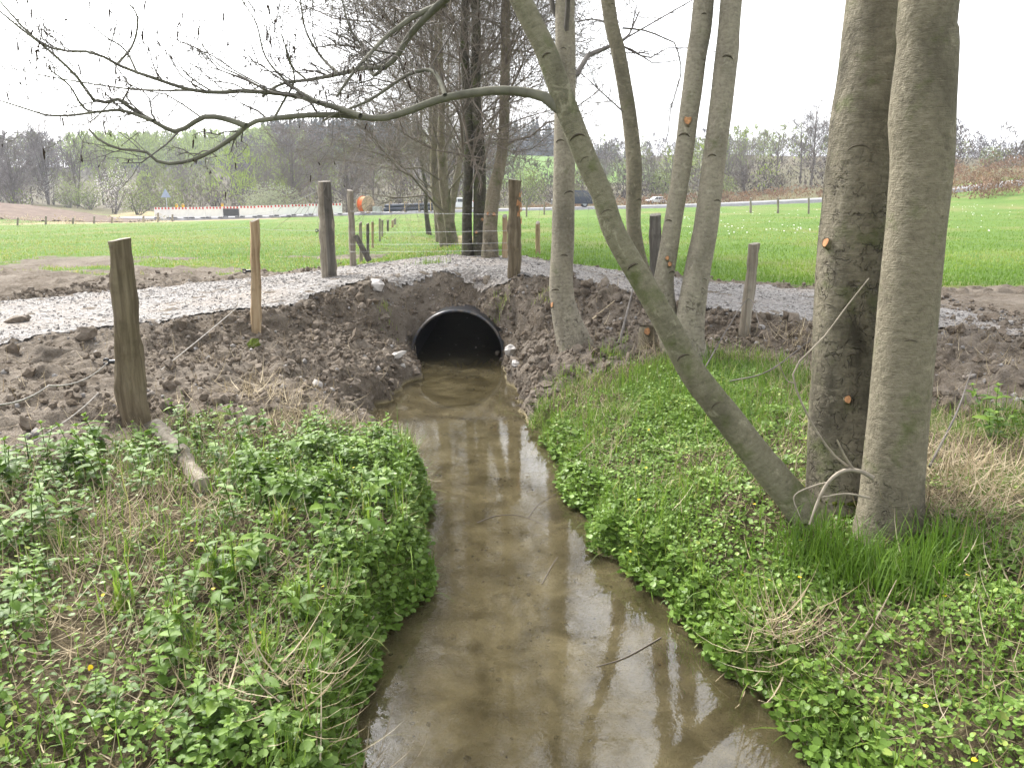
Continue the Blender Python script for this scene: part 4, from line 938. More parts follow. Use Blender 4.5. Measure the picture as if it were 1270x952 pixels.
# leaf carpet (lesser celandine), uncountable
mb = MB()
def dens_cel(x, y):
    s = chan(x, y); f = free(x, y)
    r_ = ss(2.4, 1.0, s)*ss(7.6, 6.2, y)*(1-.75*strawy(x, y))
    r_ = np.maximum(r_, .95*ss(3.9, 3.0, y)*(1-.45*strawy(x, y)))
    l_ = (.85*ss(1.0, .3, s) + .22)*(1-.93*strawy(x, y))*ss(5.9, 5.2, y)
    return f*np.where(side(x, y), r_, l_*.9)
P_ = sample(235000, -2.6, 3.8, 1.7, 7.8, dens_cel); n = len(P_); sz = rng.uniform(.005, .015, n)*np.where(rng.random(n) < .15, 1.35, 1)
cl = fbm(P_[:, 0]*5, P_[:, 1]*5, 3, 171)
P_[:, 2] += rng.uniform(.005, .05, n) + np.clip(cl, -.1, .5)*.10
place(KV, KF, P_, rotz(rng.uniform(0, 6.28, n)) @ rotx(rng.normal(.25, .4, n)) @ roty(rng.normal(0, .35, n)), sz, mb, np.clip(rng.normal(.46, .27, n)+cl*.4, 0, .97))
# fringe hanging over the water's edge
def edge_points(n, y0, y1, zmax, side_):
    y = rng.uniform(y0, y1, n); x0 = xl(y) if side_ < 0 else xr(y)
    off = rng.uniform(-.12, .22, n); x = x0 + side_*off; s = chan(x, y); k = (s > -.01) & (s < .16)
    x, y = x[k], y[k]; z = np.minimum(H(x, y), .9); z = np.maximum(z, .03)
    return np.stack([x, y, z], -1)
for sd, y1 in ((-1, 5.5), (1, 6.9)):
    P_ = edge_points(9000, 2.0, y1, .4, sd); n = len(P_); P_[:, 2] += rng.uniform(-.04, .07, n); P_[:, 2] = np.maximum(P_[:, 2], .02); P_[:, 0] -= sd*rng.uniform(0, .05, n)
    place(KV, KF, P_, rotz(rng.uniform(0, 6.28, n)) @ rotx(rng.normal(.5, .4, n)), rng.uniform(.010, .024, n), mb, np.clip(rng.normal(.42, .22, n), 0, .95))
tag(mb.build('celandine_leaves', M['celandine']), 'carpet of small round celandine leaves on both banks', 'ground cover', kind='stuff')
# grass blades of the banks
mb = MB()
def dens_gr(x, y):
    f = free(x, y); n_ = ss(-.15, .3, fbm(x*1.1+5, y*1.1, 3, 181))
    return f*np.where(side(x, y), .16+.6*n_+.5*ss(5, 6.5, y)*ss(9, 8, y), .10+.5*n_)
P_ = sample(125000, -4.6, 5.6, 1.6, 9.0, dens_gr); n = len(P_); tn = np.clip(rng.normal(.55, .2, n), 0, 1)
stampblades(mb, P_, rng.gamma(4, .024, n)+.03, rng.uniform(.003, .0075, n), tn)
for sd, y1 in ((-1, 5.7), (1, 7.4)):
    P_ = edge_points(3600, 2.0, y1, .4, sd); n = len(P_); stampblades(mb, P_, rng.gamma(4, .03, n)+.04, rng.uniform(.003, .008, n), np.clip(rng.normal(.6, .2, n), 0, 1), .7)
# clumps: foot of the big tree, single patches
def clump(u, v, n, spread, h0, h1, tint, wid=(.004, .009)):
    c = on_ground(u, v); x = c[0]+rng.normal(0, spread, n); y = c[1]+rng.normal(0, spread, n); P_ = np.stack([x, y, H(x, y)], -1)
    stampblades(mb, P_, rng.uniform(h0, h1, n), rng.uniform(*wid, n), np.clip(rng.normal(tint, .15, n), 0, 1), .4)
for u, v in ((1000,690),(1040,712),(1075,722),(1120,722),(1160,710),(1020,700),(1100,735),(1190,690)): clump(u, v, 170, .10, .12, .32, .35)
for u, v in ((880,790),(905,770),(930,760),(720,560),(745,520),(790,470),(830,460),(860,610),(700,470),(760,445)): clump(u, v, 130, .10, .06, .2, .65)
clump(535, 328, 160, .14, .06, .18, .6); clump(675, 372, 60, .07, .06, .14, .9); clump(620, 383, 70, .08, .06, .16, .85); clump(480, 402, 70, .08, .06, .14, .85)
tag(mb.build('bank_grass', M['grass']), 'loose green grass blades growing on the stream banks', 'grass', kind='stuff')
# dry straw
mb = MB()
SVf, SFf = blade(.9, 3)
P_ = gv[(gv[:, 1] > 10.0)][rng.integers(0, int((gv[:, 1] > 10.0).sum()), 420)]; n = len(P_)
place(SVf, SFf, P_, rotz(rng.uniform(0, 6.28, n)) @ rotx(rng.normal(1.7, .5, n)), np.stack([rng.uniform(.003, .006, n), rng.uniform(.06, .22, n), rng.uniform(.06, .2, n)], -1), mb, np.clip(rng.normal(.3, .25, n), 0, 1))
P_ = sample(56000, -4.2, 5.2, 1.6, 8.6, lambda x, y: np.clip(1-.9*ss(.3, .7, soil(x, y)), 0, 1)*(chan(x, y) > .03)*(.06+np.where(side(x, y), .7, 1.0)*strawy(x, y))); n = len(P_); P_[:, 2] += rng.uniform(.0, .05, n)
SV, SF = blade(.9, 4)
place(SV, SF, P_, rotz(rng.uniform(0, 6.28, n)) @ rotx(rng.normal(1.42, .22, n)), np.stack([rng.uniform(.0025, .006, n), rng.uniform(.08, .30, n), rng.uniform(.08, .26, n)], -1), mb, np.clip(rng.normal(.5, .25, n), 0, 1))
for sd, (y0, y1) in ((-1, (2.2, 5.8)), (1, (2.4, 6.8))):     # dead grass hanging from the bank edge
    P_ = edge_points(900, y0, y1, .4, sd); n = len(P_); a_ = np.where(sd < 0, -1.57, 1.57)+rng.normal(0, .7, n)
    place(SV, SF, P_, rotz(a_) @ rotx(rng.normal(1.9, .35, n)), np.stack([rng.uniform(.002, .005, n), rng.uniform(.08, .26, n), rng.uniform(.08, .26, n)], -1), mb, np.clip(rng.normal(.45, .25, n), 0, 1))
c0 = on_ground(400, 905)
for (u, v, nn, spd) in ((395,905,150,.10),(1180,600,420,.22),(1230,660,320,.25),(1150,650,160,.12),(960,810,140,.08),(1000,440,160,.2),(330,500,200,.2),(815,440,130,.10)):
    c0 = on_ground(u, v); x = c0[0]+rng.normal(0, spd, nn); y = c0[1]+rng.normal(0, spd, nn); P_ = np.stack([x, y, H(x, y)+rng.uniform(.01, .12, nn)], -1)
    place(SV, SF, P_, rotz(rng.uniform(0, 6.28, nn)) @ rotx(rng.normal(1.48, .24, nn)), np.stack([rng.uniform(.003, .007, nn), rng.uniform(.12, .4, nn), rng.uniform(.1, .35, nn)], -1), mb, np.clip(rng.normal(.55, .25, nn), 0, 1))
tag(mb.build('dead_grass', M['straw']), 'tangle of dry straw-coloured dead grass on the banks', 'dead grass', kind='stuff')
# thin roots and stalks scattered in the earth
mb = MB(); P_ = sample(1900, -5.5, 5, 4.6, 11.8, lambda x, y: soil(x, y)*(1-trackmask(x, y))*(chan(x, y) > .05)*.8); n = len(P_); P_[:, 2] += .02
place(SV, SF, P_, rotz(rng.uniform(0, 6.28, n)) @ rotx(rng.normal(1.35, .35, n)), np.stack([rng.uniform(.003, .006, n), rng.uniform(.06, .3, n), rng.uniform(.06, .3, n)], -1), mb, np.clip(rng.normal(.35, .25, n), 0, 1))
tag(mb.build('roots_and_stalks', M['straw']), 'thin pale roots and stalks sticking out of the bare earth', 'roots', kind='stuff')
# meadow grass beyond the track
mb = MB()
n0 = 90000; yy = 13.2/(1-rng.random(n0)*.76); xx = rng.uniform(-.72, .72, n0)*yy
k = (soil(xx, yy) < .55) & (trackmask(xx, yy) < .4) & ~((np.abs(xx+.7-.0*yy) < .6) & (yy < 13.5))
xx, yy = xx[k], yy[k]; P_ = np.stack([xx, yy, H(xx, yy)], -1); n = len(P_)
left = xx < -.05*yy
hh = rng.gamma(4, .011, n)+.015 + np.where(left, 0, .01); tn = np.clip(rng.normal(.66, .09, n) + np.where(left, .12, 0) + .5*fbm(xx*.3, yy*.3, 3, 191), 0, 1)
tn = np.where(left & (rng.random(n) < .3), 1.06, tn); stampblades(mb, P_, hh, rng.uniform(.006, .012, n)*(1+yy/25), tn*.93)
tag(mb.build('meadow_grass', M['grass']), 'short bright green grass of the two meadows', 'grass', kind='stuff')
mb = MB(); n0 = 420; yy = rng.uniform(30, 62, n0); xx = yy*rng.uniform(.16, .7, n0); k = (fbm(xx*.25, yy*.12, 3, 201) > -.02); xx, yy = xx[k], yy[k]; P_ = np.stack([xx, yy, H(xx, yy)+.08], -1); n = len(P_)
place(KV, KF, P_, rotx(rng.normal(.7, .3, n)), rng.uniform(.015, .04, n), mb, rng.random(n)); tag(mb.build('white_meadow_flowers', M['petal_white']), 'white flower specks scattered over the right meadow', 'flowers', kind='stuff')
# yellow celandine flowers
mb = MB()
P_ = sample(600, -1.8, 2.2, 2.3, 6.0, lambda x, y: free(x, y)*.16*ss(1.6, .4, chan(x, y))); n = len(P_); P_[:, 2] += .07
place(KV, KF, P_, rotz(rng.uniform(0, 6, n)) @ rotx(rng.normal(.4, .4, n)), rng.uniform(.008, .012, n), mb, rng.random(n)); tag(mb.build('celandine_flowers', M['petal_yellow']), 'tiny yellow celandine flowers dotted along the banks', 'flowers', kind='stuff')

# nettle plants, each its own thing
def nettle_meshes(seed):
    r_ = np.random.default_rng(seed); h = .20+.05*r_.random(); nl = 5
    tt = np.linspace(0, 1, 6); wx, wy = r_.normal(0, .03, 2)
    stem = np.stack([wx*tt**2, wy*tt**2, h*tt], -1); ms = MB(); V, f, uv = tubes(stem[None], np.linspace(.0032, .0018, 6)[None], 5); ms.add(V, f, uv, .35)
    # serrated ovate leaf
    t = np.linspace(0, 1, 8); wd = .36*np.sin(np.pi*np.clip(t*.92+.06, 0, 1))**.8*(1-.35*t); wd[-1] = 0
    out = []
    for sgn in (-1, 1):
        for i in range(8): out.append([sgn*wd[i]*(1.12 if i % 2 else .90), t[i], .10*wd[i]/.36 - .35*t[i]**2])
    mid = [[0, t[i], -.35*t[i]**2-.03] for i in range(8)]
    LV = np.array(mid+out); LF = []
    for i in range(7): LF += [[i, i+1, 8+i+1, 8+i], [i+1, i, 16+i, 16+i+1]]
    ml = MB(); pos = []; rt = []; sz = []; ti = []
    for k in range(nl+1):
        s = .25+.75*k/nl; z = h*s; L = (.062 if k < nl-1 else .045)*(.75+.5*r_.random())*(1.1-.35*abs(s-.6)) if k < nl else .028
        for j in range(2 if k < nl else 4):
            az = (k % 2)*math.pi/2 + j*(math.pi if k < nl else math.pi/2) + r_.normal(0, .25)
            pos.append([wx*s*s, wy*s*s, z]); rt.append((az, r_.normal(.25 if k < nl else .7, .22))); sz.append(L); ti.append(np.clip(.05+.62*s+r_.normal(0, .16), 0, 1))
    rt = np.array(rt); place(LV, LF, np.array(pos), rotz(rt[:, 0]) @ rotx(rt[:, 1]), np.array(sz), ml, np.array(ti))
    global NLV, NLF; NLV, NLF = LV, LF
    return ms.mesh('nettle_stem', M['nettle']), ml.mesh('nettle_foliage', M['nettle'])
NM = [nettle_meshes(k) for k in range(5)]
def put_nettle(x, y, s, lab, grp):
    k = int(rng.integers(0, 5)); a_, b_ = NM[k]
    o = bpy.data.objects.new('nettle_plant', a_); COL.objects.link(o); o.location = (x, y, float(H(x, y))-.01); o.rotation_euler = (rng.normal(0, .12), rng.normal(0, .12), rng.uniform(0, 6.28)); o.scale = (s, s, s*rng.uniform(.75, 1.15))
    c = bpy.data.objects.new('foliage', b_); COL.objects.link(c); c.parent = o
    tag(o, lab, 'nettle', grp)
def dens_net(x, y): return free(x, y)*(1-np.minimum(1, strawy(x, y)*1.15))*(~side(x, y))*ss(.06, .2, chan(x, y))*ss(5.9, 5.2, y)*(.25+.75*ss(-.2, .15, fbm(x*1.7, y*1.7, 3, 211)))
Pn_ = sample(2300, -3.2, -.3, 1.75, 6.4, dens_net)
Pn_ = Pn_[:300]
def nettle_label(x, y):
    s_ = float(chan(x, y))
    if math.hypot(x-pA[1][0], y-pA[1][1]) < .55: return 'nettle plant growing round the foot of the stout weathered post'
    if math.hypot(x-(pb[0]+pa[0])/2, y-(pb[1]+pa[1])/2) < .5: return 'nettle plant beside the broken post lying on the left bank'
    if s_ < .32: return 'nettle plant on the very edge of the left bank, leaning over the water'
    if y < 2.9: return 'nettle plant close to the camera in the bottom left of the picture'
    if x < -1.9: return 'nettle plant at the left edge of the picture beside the dead grass'
    if y > 4.4: return 'nettle plant at the far end of the left bank patch, next to the bare earth'
    return 'nettle plant in the middle of the leafy patch on the left bank'
for x, y, z in Pn_: put_nettle(x, y, rng.uniform(.8, 1.3)*(1-.25*float(ss(4.6, 5.6, y)))*(1-.28*float(ss(3.2, 2.3, y))), nettle_label(x, y), 'nettles on the left bank')
mb = MB(); P_ = sample(21000, -3.4, -.3, 1.6, 6.0, lambda x, y: dens_net(x, y)*.95 + .10*free(x, y)*(~side(x, y))*ss(5.6, 5, y)); n = len(P_); P_[:, 2] += rng.uniform(.01, .11, n)
place(NLV, NLF, P_, rotz(rng.uniform(0, 6.28, n)) @ rotx(rng.normal(.2, .35, n)), rng.uniform(.02, .044, n), mb, np.clip(rng.normal(.30, .24, n), 0, 1))
tag(mb.build('nettle_undergrowth', M['nettle']), 'mass of low nettle leaves between the nettle plants on the left bank', 'ground cover', kind='stuff')
for u, v in ((1215,520),(1235,530),(1255,545),(1265,525),(1240,550),(1225,545)):
    p = on_ground(u, v); put_nettle(p[0], p[1], rng.uniform(.9, 1.3), 'nettle plant in the small patch at the right edge beside the mud', 'nettles at the right edge')
for u, v in ((740,428),(728,432),(466,575),(500,600),(490,580)):
    pass
# bright grass tufts, each its own thing
def tuft_mesh(seed):
    r_ = np.random.default_rng(seed); mbt = MB(); n = 26; P_ = np.stack([r_.normal(0, .022, n), r_.normal(0, .022, n), np.zeros(n)-.01], -1)
    stampblades(mbt, P_, r_.uniform(.12, .30, n), r_.uniform(.006, .012, n), np.clip(r_.normal(.75, .12, n), 0, .97), .45); return mbt.mesh('grass_tuft', M['grass'])
TM = [tuft_mesh(k) for k in range(4)]
for k, (u, v) in enumerate([(370,760),(392,778),(352,742),(408,800),(268,715),(285,735),(300,700),(440,625),(470,610),(420,600),(345,660),(245,820),(330,830),(455,650),(500,640),(390,830),(150,760),(215,780)]):
    p = on_ground(u, v); o = bpy.data.objects.new('grass_tuft', TM[k % 4]); COL.objects.link(o); o.location = p; s = rng.uniform(.7, 1.05); o.scale = (s, s, s); o.rotation_euler = (0, 0, rng.uniform(0, 6.28))
    tag(o, 'bright green broad-bladed grass tuft among the leaves on the left bank', 'grass tuft', 'bright grass tufts on the left bank')
# ---------------------------------------------------------------- far woods on the hill (one mass)
rng = np.random.default_rng(31)
M['farwood'] = leafmat('far_twigs', ((0, (.065, .055, .052)), (.4, (.105, .087, .076)), (.6, (.135, .115, .092)), (.8, (.18, .22, .05)), (1, (.30, .40, .06))), .15, .9, .1)
M['conifer'] = leafmat('conifer_needles', ((0, (.012, .024, .018)), (1, (.028, .048, .030))), .1, .8, .1)
M['bushleaf'] = leafmat('bush_leaves', ((0, (.10, .14, .035)), (.5, (.17, .22, .055)), (1, (.27, .32, .10))), .3, .6)
M['willowleaf'] = leafmat('willow_leaves', ((0, (.17, .20, .12)), (.5, (.25, .28, .17)), (1, (.34, .37, .25))), .3, .6)
M['blossom'] = leafmat('white_blossom', ((0, (.42, .38, .36)), (1, (.75, .72, .70))), .3, .7)
M['pinkwood'] = leafmat('pale_twig_haze', ((0, (.17, .145, .14)), (1, (.33, .29, .28))), .2, .8)
M['bramble'] = leafmat('bramble_canes', ((0, (.13, .07, .045)), (.5, (.23, .14, .085)), (1, (.34, .25, .14))), .2, .9)
def slivers(mb, base, hgt, rad, ns, tint, w_=.09, lo=.22, upk=.9):
    """bare crowns: ns thin twigs per tree"""
    N = len(base); t = lo + (1-lo)*rng.random((N, ns))**.8
    az = rng.uniform(0, 6.28, (N, ns)); prof = np.sin(np.clip((t-lo)/(1-lo)*.9+.12, 0, 1)*np.pi)**.7
    rr = rad[:, None]*prof*np.sqrt(rng.random((N, ns)))
    p = base[:, None, :] + np.stack([rr*np.cos(az), rr*np.sin(az), t*hgt[:, None]], -1)
    d = unit(np.stack([np.cos(az)*.7, np.sin(az)*.7, np.full((N, ns), upk)], -1) + rng.normal(0, .45, (N, ns, 3)))
    L = (hgt[:, None]*rng.uniform(.08, .2, (N, ns)))[..., None]
    sd = unit(np.cross(d, rng.normal(size=(N, ns, 3))))*w_*rng.uniform(.5, 1.4, (N, ns, 1))
    V = np.stack([p-d*L*.5-sd, p-d*L*.5+sd, p+d*L*.5], 2).reshape(-1, 3); nn = N*ns
    mb.add(V, np.arange(nn*3).reshape(-1, 3), None, np.repeat(np.clip(np.repeat(tint, ns)+rng.normal(0, .06, nn), 0, 1), 3))
    # trunks
    S = np.stack([base, base+np.stack([rng.normal(0, .3, N), rng.normal(0, .3, N), hgt*.85], -1)], 1)
    V, f, uv = tubes(S, np.stack([hgt*.008, hgt*.003], 1), 4); mb.add(V, f, uv, np.repeat(np.zeros(N)+.35, 10))
def wood(n, ux, yr, h, r_, ns, tf, w_=.1, dens=None):
    y = rng.uniform(*yr, n); u = rng.uniform(*ux, n); x = (u-635)/F*y*1.02
    if dens is not None: k = rng.random(n) < dens(u, y); x, y = x[k], y[k]
    n = len(x); hh = rng.uniform(*h, n); base = np.stack([x, y, H(x, y)-.3], -1); return base, hh, hh*rng.uniform(*r_, n), tf(x, y, n)
mb = MB()
def tint_l(x, y, n):
    f = fbm(x*.022, y*.03, 3, 301); return np.clip(.32 + .35*f + np.where(f > .16, .35, 0) + rng.normal(0, .08, n), 0, 1)
green = lambda x, y, n: np.clip(rng.normal(.93, .08, n), 0, 1)
for args in ((260, (-60, 400), (200, 300), (8, 13), (.24, .36), 120, tint_l, .12, lambda u, y: np.where((u > 110) & (u < 360) & (y < 284), 0, 1.)),
             (150, (-60, 400), (130, 205), (4, 7), (.3, .45), 110, tint_l, .09),
             (150, (110, 360), (225, 285), (9, 12.5), (.3, .42), 130, green, .14),
             (170, (300, 640), (130, 280), (7, 11), (.24, .36), 120, tint_l, .10),
             (120, (620, 960), (140, 330), (5, 9), (.24, .36), 100, tint_l, .10, lambda u, y: np.where((u < 720) & (y > 170), 0, 1.)),
             (260, (820, 1360), (140, 330), (4, 8), (.28, .42), 100, tint_l, .10)):
    b, hh, rr, tt = wood(*args[:5], 0, args[6], args[7], args[8] if len(args) > 8 else None)
    slivers(mb, b, hh, rr, args[5], tt, args[7])
tag(mb.build('woodland', M['farwood'], smooth=False), 'leafless brown and pale green woodland covering the far hill', 'woodland', kind='stuff')
# dark conifers on the hill crest
def conifers(mb, base, hgt, ns=150):
    N = len(base); t = rng.random((N, ns))**.9; az = rng.uniform(0, 6.28, (N, ns)); R_ = (hgt*.21)[:, None]*(1.03-t)
    p0 = base[:, None, :] + np.stack([0*t, 0*t, (t*.95+.05)*hgt[:, None]], -1)
    tipv = p0 + np.stack([R_*np.cos(az), R_*np.sin(az), -.35*R_], -1)
    sd = np.stack([-np.sin(az), np.cos(az), 0*az], -1)*(R_*.35+.12)[..., None]
    V = np.stack([p0+[0, 0, .3], tipv-sd, tipv+sd], 2).reshape(-1, 3); nn = N*ns
    mb.add(V, np.arange(nn*3).reshape(-1, 3), None, np.repeat(np.clip(rng.random(nn)*.7+.15, 0, 1), 3))
    S = np.stack([base, base+np.stack([0*hgt, 0*hgt, hgt*.95], -1)], 1); V, f, uv = tubes(S, np.stack([hgt*.015, hgt*.002], 1), 4); mb.add(V, f, uv, 0)
mb = MB()
for n, ux, yr, h in ((230, (345, 530), (280, 320), (12, 17)), (70, (130, 345), (292, 312), (10, 14)), (26, (180, 340), (290, 310), (9, 13)), (55, (628, 692), (345, 375), (14, 19)), (16, (450, 630), (320, 340), (11, 15)), (30, (730, 780), (380, 420), (7, 11))):
    y = rng.uniform(*yr, n); x = (rng.uniform(*ux, n)-635)/F*y*1.02; conifers(mb, np.stack([x, y, H(x, y)-.3], -1), rng.uniform(*h, n))
tag(mb.build('conifer_wood', M['conifer'], smooth=False), 'dark green conifers lining the crest of the hill', 'woodland', kind='stuff')
# undergrowth and brambles
def shrubbery(mb, n, ux, yr, h, mat_t, ns=60, w_=.07):
    y = rng.uniform(*yr, n); x = (rng.uniform(*ux, n)-635)/F*y*1.02; hh = rng.uniform(*h, n); slivers(mb, np.stack([x, y, H(x, y)-.2], -1), hh, hh*rng.uniform(.6, 1.1, n), ns, np.clip(rng.normal(mat_t, .15, n), 0, 1), w_, .02)
mb = MB(); shrubbery(mb, 150, (690, 1060), (90, 106), (.6, 1.6), .45); shrubbery(mb, 230, (1030, 1360), (70, 112), (1.0, 2.4), .45, 80); shrubbery(mb, 40, (640, 760), (93, 99), (.4, .9), .7)
tag(mb.build('bramble_thicket', M['bramble'], smooth=False), 'low reddish brown bramble thicket along the road behind the right meadow', 'thicket', kind='stuff')
mb = MB(); shrubbery(mb, 130, (-40, 640), (108, 132), (1.5, 4.5), .5, 70, .09); shrubbery(mb, 190, (640, 1360), (106, 150), (2.0, 5.0), .42, 90, .09); tag(mb.build('undergrowth', M['farwood'], smooth=False), 'pale scrub along the foot of the wooded hill', 'scrub', kind='stuff')
mb = MB(); shrubbery(mb, 70, (-30, 235), (58, 70), (.35, .9), .75, 30, .03); tag(mb.build('rough_grass_strip', M['straw'], smooth=False), 'rough dry grass along the edge of the ploughed field', 'grass', kind='stuff')

# ---------------------------------------------------------------- single background trees and bushes
def bare_tree_meshes(seed, h, slim=.3, wood='twig', low=.3, multi=1):
    r_ = np.random.default_rng(seed); mt = MB(); mc = MB()
    for j in range(multi):
        K = 12; t = np.linspace(0, 1, K); off = r_.normal(0, .06, 2)*h*(multi > 1); S = np.stack([off[0]*t + .02*h*np.sin(3*t+seed), off[1]*t + .015*h*np.cos(4*t+seed)-.015*h, h*t-.3], -1); q = h*.016*(1-.88*t)
        V, f, uv = tubes(S[None], q[None], 7); mt.add(V, f, uv)
        P1, R1 = children(r_, S[None], q[None], 22, low, .97, .5, 1.0, slim*.7, slim*1.3, .12, 6, .5, .05, .3, .02); V, f, uv = tubes(P1, R1, 4); mc.add(V, f, uv)
        P2, R2 = children(r_, P1, R1, 6, .2, 1, .4, 1., .35, .7, .05, 4, .6, .06, .4, .015); V, f, uv = tubes(P2, R2, 3); mc.add(V, f, uv)
        P3, R3 = children(r_, P2, R2, 4, .2, 1, .4, 1., .35, .7, .03, 3, .7, .06, .5, .012); V, f, uv = tubes(P3, R3, 3); mc.add(V, f, uv)
    return mt.mesh('trunk', M['far_bark']), mc.mesh('crown', M['far_twig'])
def put_tree(name, meshes, u, y, s, label, cat='tree', group=None, sz=1):
    x = (u-635)/F*y*1.02; o = empty(name, (x, y, float(H(x, y))-.05), label, cat, group); o.scale = (s, s, s*sz); o.rotation_euler = (0, 0, rng.uniform(0, 6.28))
    for nm, me in zip(('trunk', 'crown', 'leaves'), meshes):
        if me: c = bpy.data.objects.new(nm, me); COL.objects.link(c); c.parent = o
    return o
BT = [bare_tree_meshes(1, 10), bare_tree_meshes(2, 10, .24, 'twig', .35), bare_tree_meshes(3, 10, .34, 'twig', .2, 2), bare_tree_meshes(4, 10, .4, 'twig', .12, 3)]
for k, (u, y, s) in enumerate([(948, 122, .93), (972, 128, 1.0), (985, 122, 1.12), (1008, 130, 1.05), (1024, 120, 1.0), (1060, 140, .7)]):
    put_tree('bare_tree', BT[k % 3], u, y, s, f'{["leftmost","second","third","fourth","fifth","last"][k]} from the left of the tall leafless trees behind the right meadow', group='bare trees behind the right meadow')
for k, (u, y, s, v) in enumerate([(45, 112, .85, 3), (85, 118, 1.05, 3), (118, 116, .95, 2), (20, 120, .8, 3), (150, 130, 1.0, 0), (245, 140, .95, 1)]):
    put_tree('bare_tree', BT[v], u, y, s, ['dark low-branched bare tree above the ploughed field near the left edge','broad dark bare tree with several stems above the ploughed field','bare forked tree right of the broad one above the ploughed field','bare bushy tree at the far left edge above the ploughed field','slim bare tree on the hillside left of the road sign','slender pale bare tree behind the start of the barriers'][k], group='bare trees above the ploughed field')
for k, (u, y, s, v) in enumerate([(375, 108, 1.05, 3), (405, 112, 1.1, 2), (440, 110, 1.0, 3), (470, 114, 1.0, 0), (505, 108, .95, 2), (345, 120, .9, 0)]):
    put_tree('bare_tree', BT[v], u, y, s, ['tall many-stemmed bare tree behind the squared post','tall forked bare tree right behind the squared post','bushy bare tree behind the cable drum','straight bare tree behind the grey block','forked bare tree behind the stacked pipes','straight bare tree behind the pale willow bush'][k], group='bare trees behind the road works')
for k, (u, y, s) in enumerate([(745, 118, .62), (765, 125, .7), (735, 130, .66), (800, 115, .6), (822, 122, .75), (858, 118, .72), (890, 125, .7), (908, 117, .66)]):
    put_tree('bare_tree', BT[k % 4], u, y, s, ['low bare tree beyond the road just right of the leaning stem','bare tree beyond the road, second right of the leaning stem','small bare tree beyond the road above the dark car','small bare tree beyond the road left of the middle stem','bare tree beyond the road between two pale stems','bare tree beyond the road right behind the forked alder','bare tree beyond the road right of the forked alder','bare tree beyond the road next to the tall group'][k], group='bare trees beyond the road')
def bush_meshes(seed, h, r, mat, n=1500, leaf=.12):
    r_ = np.random.default_rng(seed); global rng; keep = rng; rng = r_
    p = r_.normal(size=(n, 3)); p = unit(p)*(r_.random((n, 1))**.4); lump = 1+.5*vn3(p*2.2+seed, seed)[:, None]; p = p*lump*np.array([r, r, h*.5]) + [0, 0, h*.52]
    tv = np.array([[-.5, 0, 0], [.5, 0, 0], [0, 1.0, .1]]); mc = MB(); place(tv, [[0, 1, 2]], p, randrot(n), r_.uniform(.6, 1.5, n)*leaf, mc, np.clip(.2+.6*(p[:, 2]/h)+r_.normal(0, .2, n), 0, 1))
    mt = MB(); S = np.stack([np.stack([r_.normal(0, .1, 8), r_.normal(0, .1, 8), np.zeros(8)-.2], -1), np.stack([r_.normal(0, r*.4, 8), r_.normal(0, r*.4, 8), np.full(8, h*.45)], -1), np.stack([r_.normal(0, r*.7, 8), r_.normal(0, r*.7, 8), np.full(8, h*.85)], -1)], 1)
    V, f, uv = tubes(S, np.tile([[.06, .04, .015]], (8, 1)), 5); mt.add(V, f, uv); rng = keep
    return mt.mesh('stems', M['twig']), mc.mesh('foliage', M[mat])
def put_bush(meshes, u, y, s, label, name='bush', cat='bush', group=None):
    x = (u-635)/F*y*1.02; o = empty(name, (x, y, float(H(x, y))-.05), label, cat, group); o.scale = (s, s, s); o.rotation_euler = (0, 0, rng.uniform(0, 6.28))
    for nm, me in zip(('stems', 'foliage'), meshes): c = bpy.data.objects.new(nm, me); COL.objects.link(c); c.parent = o
GB = bush_meshes(1, 4.0, 2.4, 'bushleaf'); WB = bush_meshes(2, 4.0, 3.4, 'willowleaf', 2600, .13); YB_ = bush_meshes(3, 7.0, 3.4, 'bushleaf', 2200, .16)
BB = bush_meshes(4, 6.0, 2.2, 'blossom', 900, .10); PB = bush_meshes(5, 7.0, 4.0, 'pinkwood', 2600, .11)
put_bush(WB, 352, 100, 1.0, 'rounded pale grey-green willow bush behind the barriers'); put_bush(WB, 338, 103, .8, 'smaller pale willow bush just left of the rounded one')
put_bush(GB, 190, 101, 1.05, 'fresh green bush left of the road sign'); put_bush(GB, 228, 104, .95, 'fresh green bush right of the road sign'); put_bush(GB, 135, 106, .9, 'yellow-green bush behind the crest of the ploughed field')
put_bush(GB, 110, 108, .8, 'low green bush near the broad bare tree'); put_bush(YB_, 655, 104, .75, 'yellow-green willow behind the round gatepost'); put_bush(YB_, 812, 112, .62, 'yellow-green tree between the middle stems, beyond the road')
put_bush(GB, 705, 108, .7, 'green bush beyond the road near the dark car'); put_bush(GB, 885, 106, .8, 'green bush beyond the road right of the forked alder'); put_bush(GB, 1195, 110, .7, 'olive green bush on the rise right of the big tree')
put_bush(BB, 163, 97, .95, 'slender white blossoming tree beside the ploughed field', 'blossom_tree', 'tree'); put_bush(BB, 92, 115, .7, 'low white blossoming shrub beside the broad bare tree', 'blossom_tree', 'tree')
put_bush(PB, 12, 116, 1.0, 'pale pinkish budding tree at the left edge', 'budding_tree', 'tree'); put_bush(PB, 42, 124, .9, 'pale budding tree second from the left edge', 'budding_tree', 'tree'); put_bush(PB, -15, 112, .9, 'pale budding tree cut by the left edge', 'budding_tree', 'tree')
put_bush(YB_, 700, 150, .8, 'yellow-green tree at the foot of the hill meadow', 'budding_tree', 'tree')

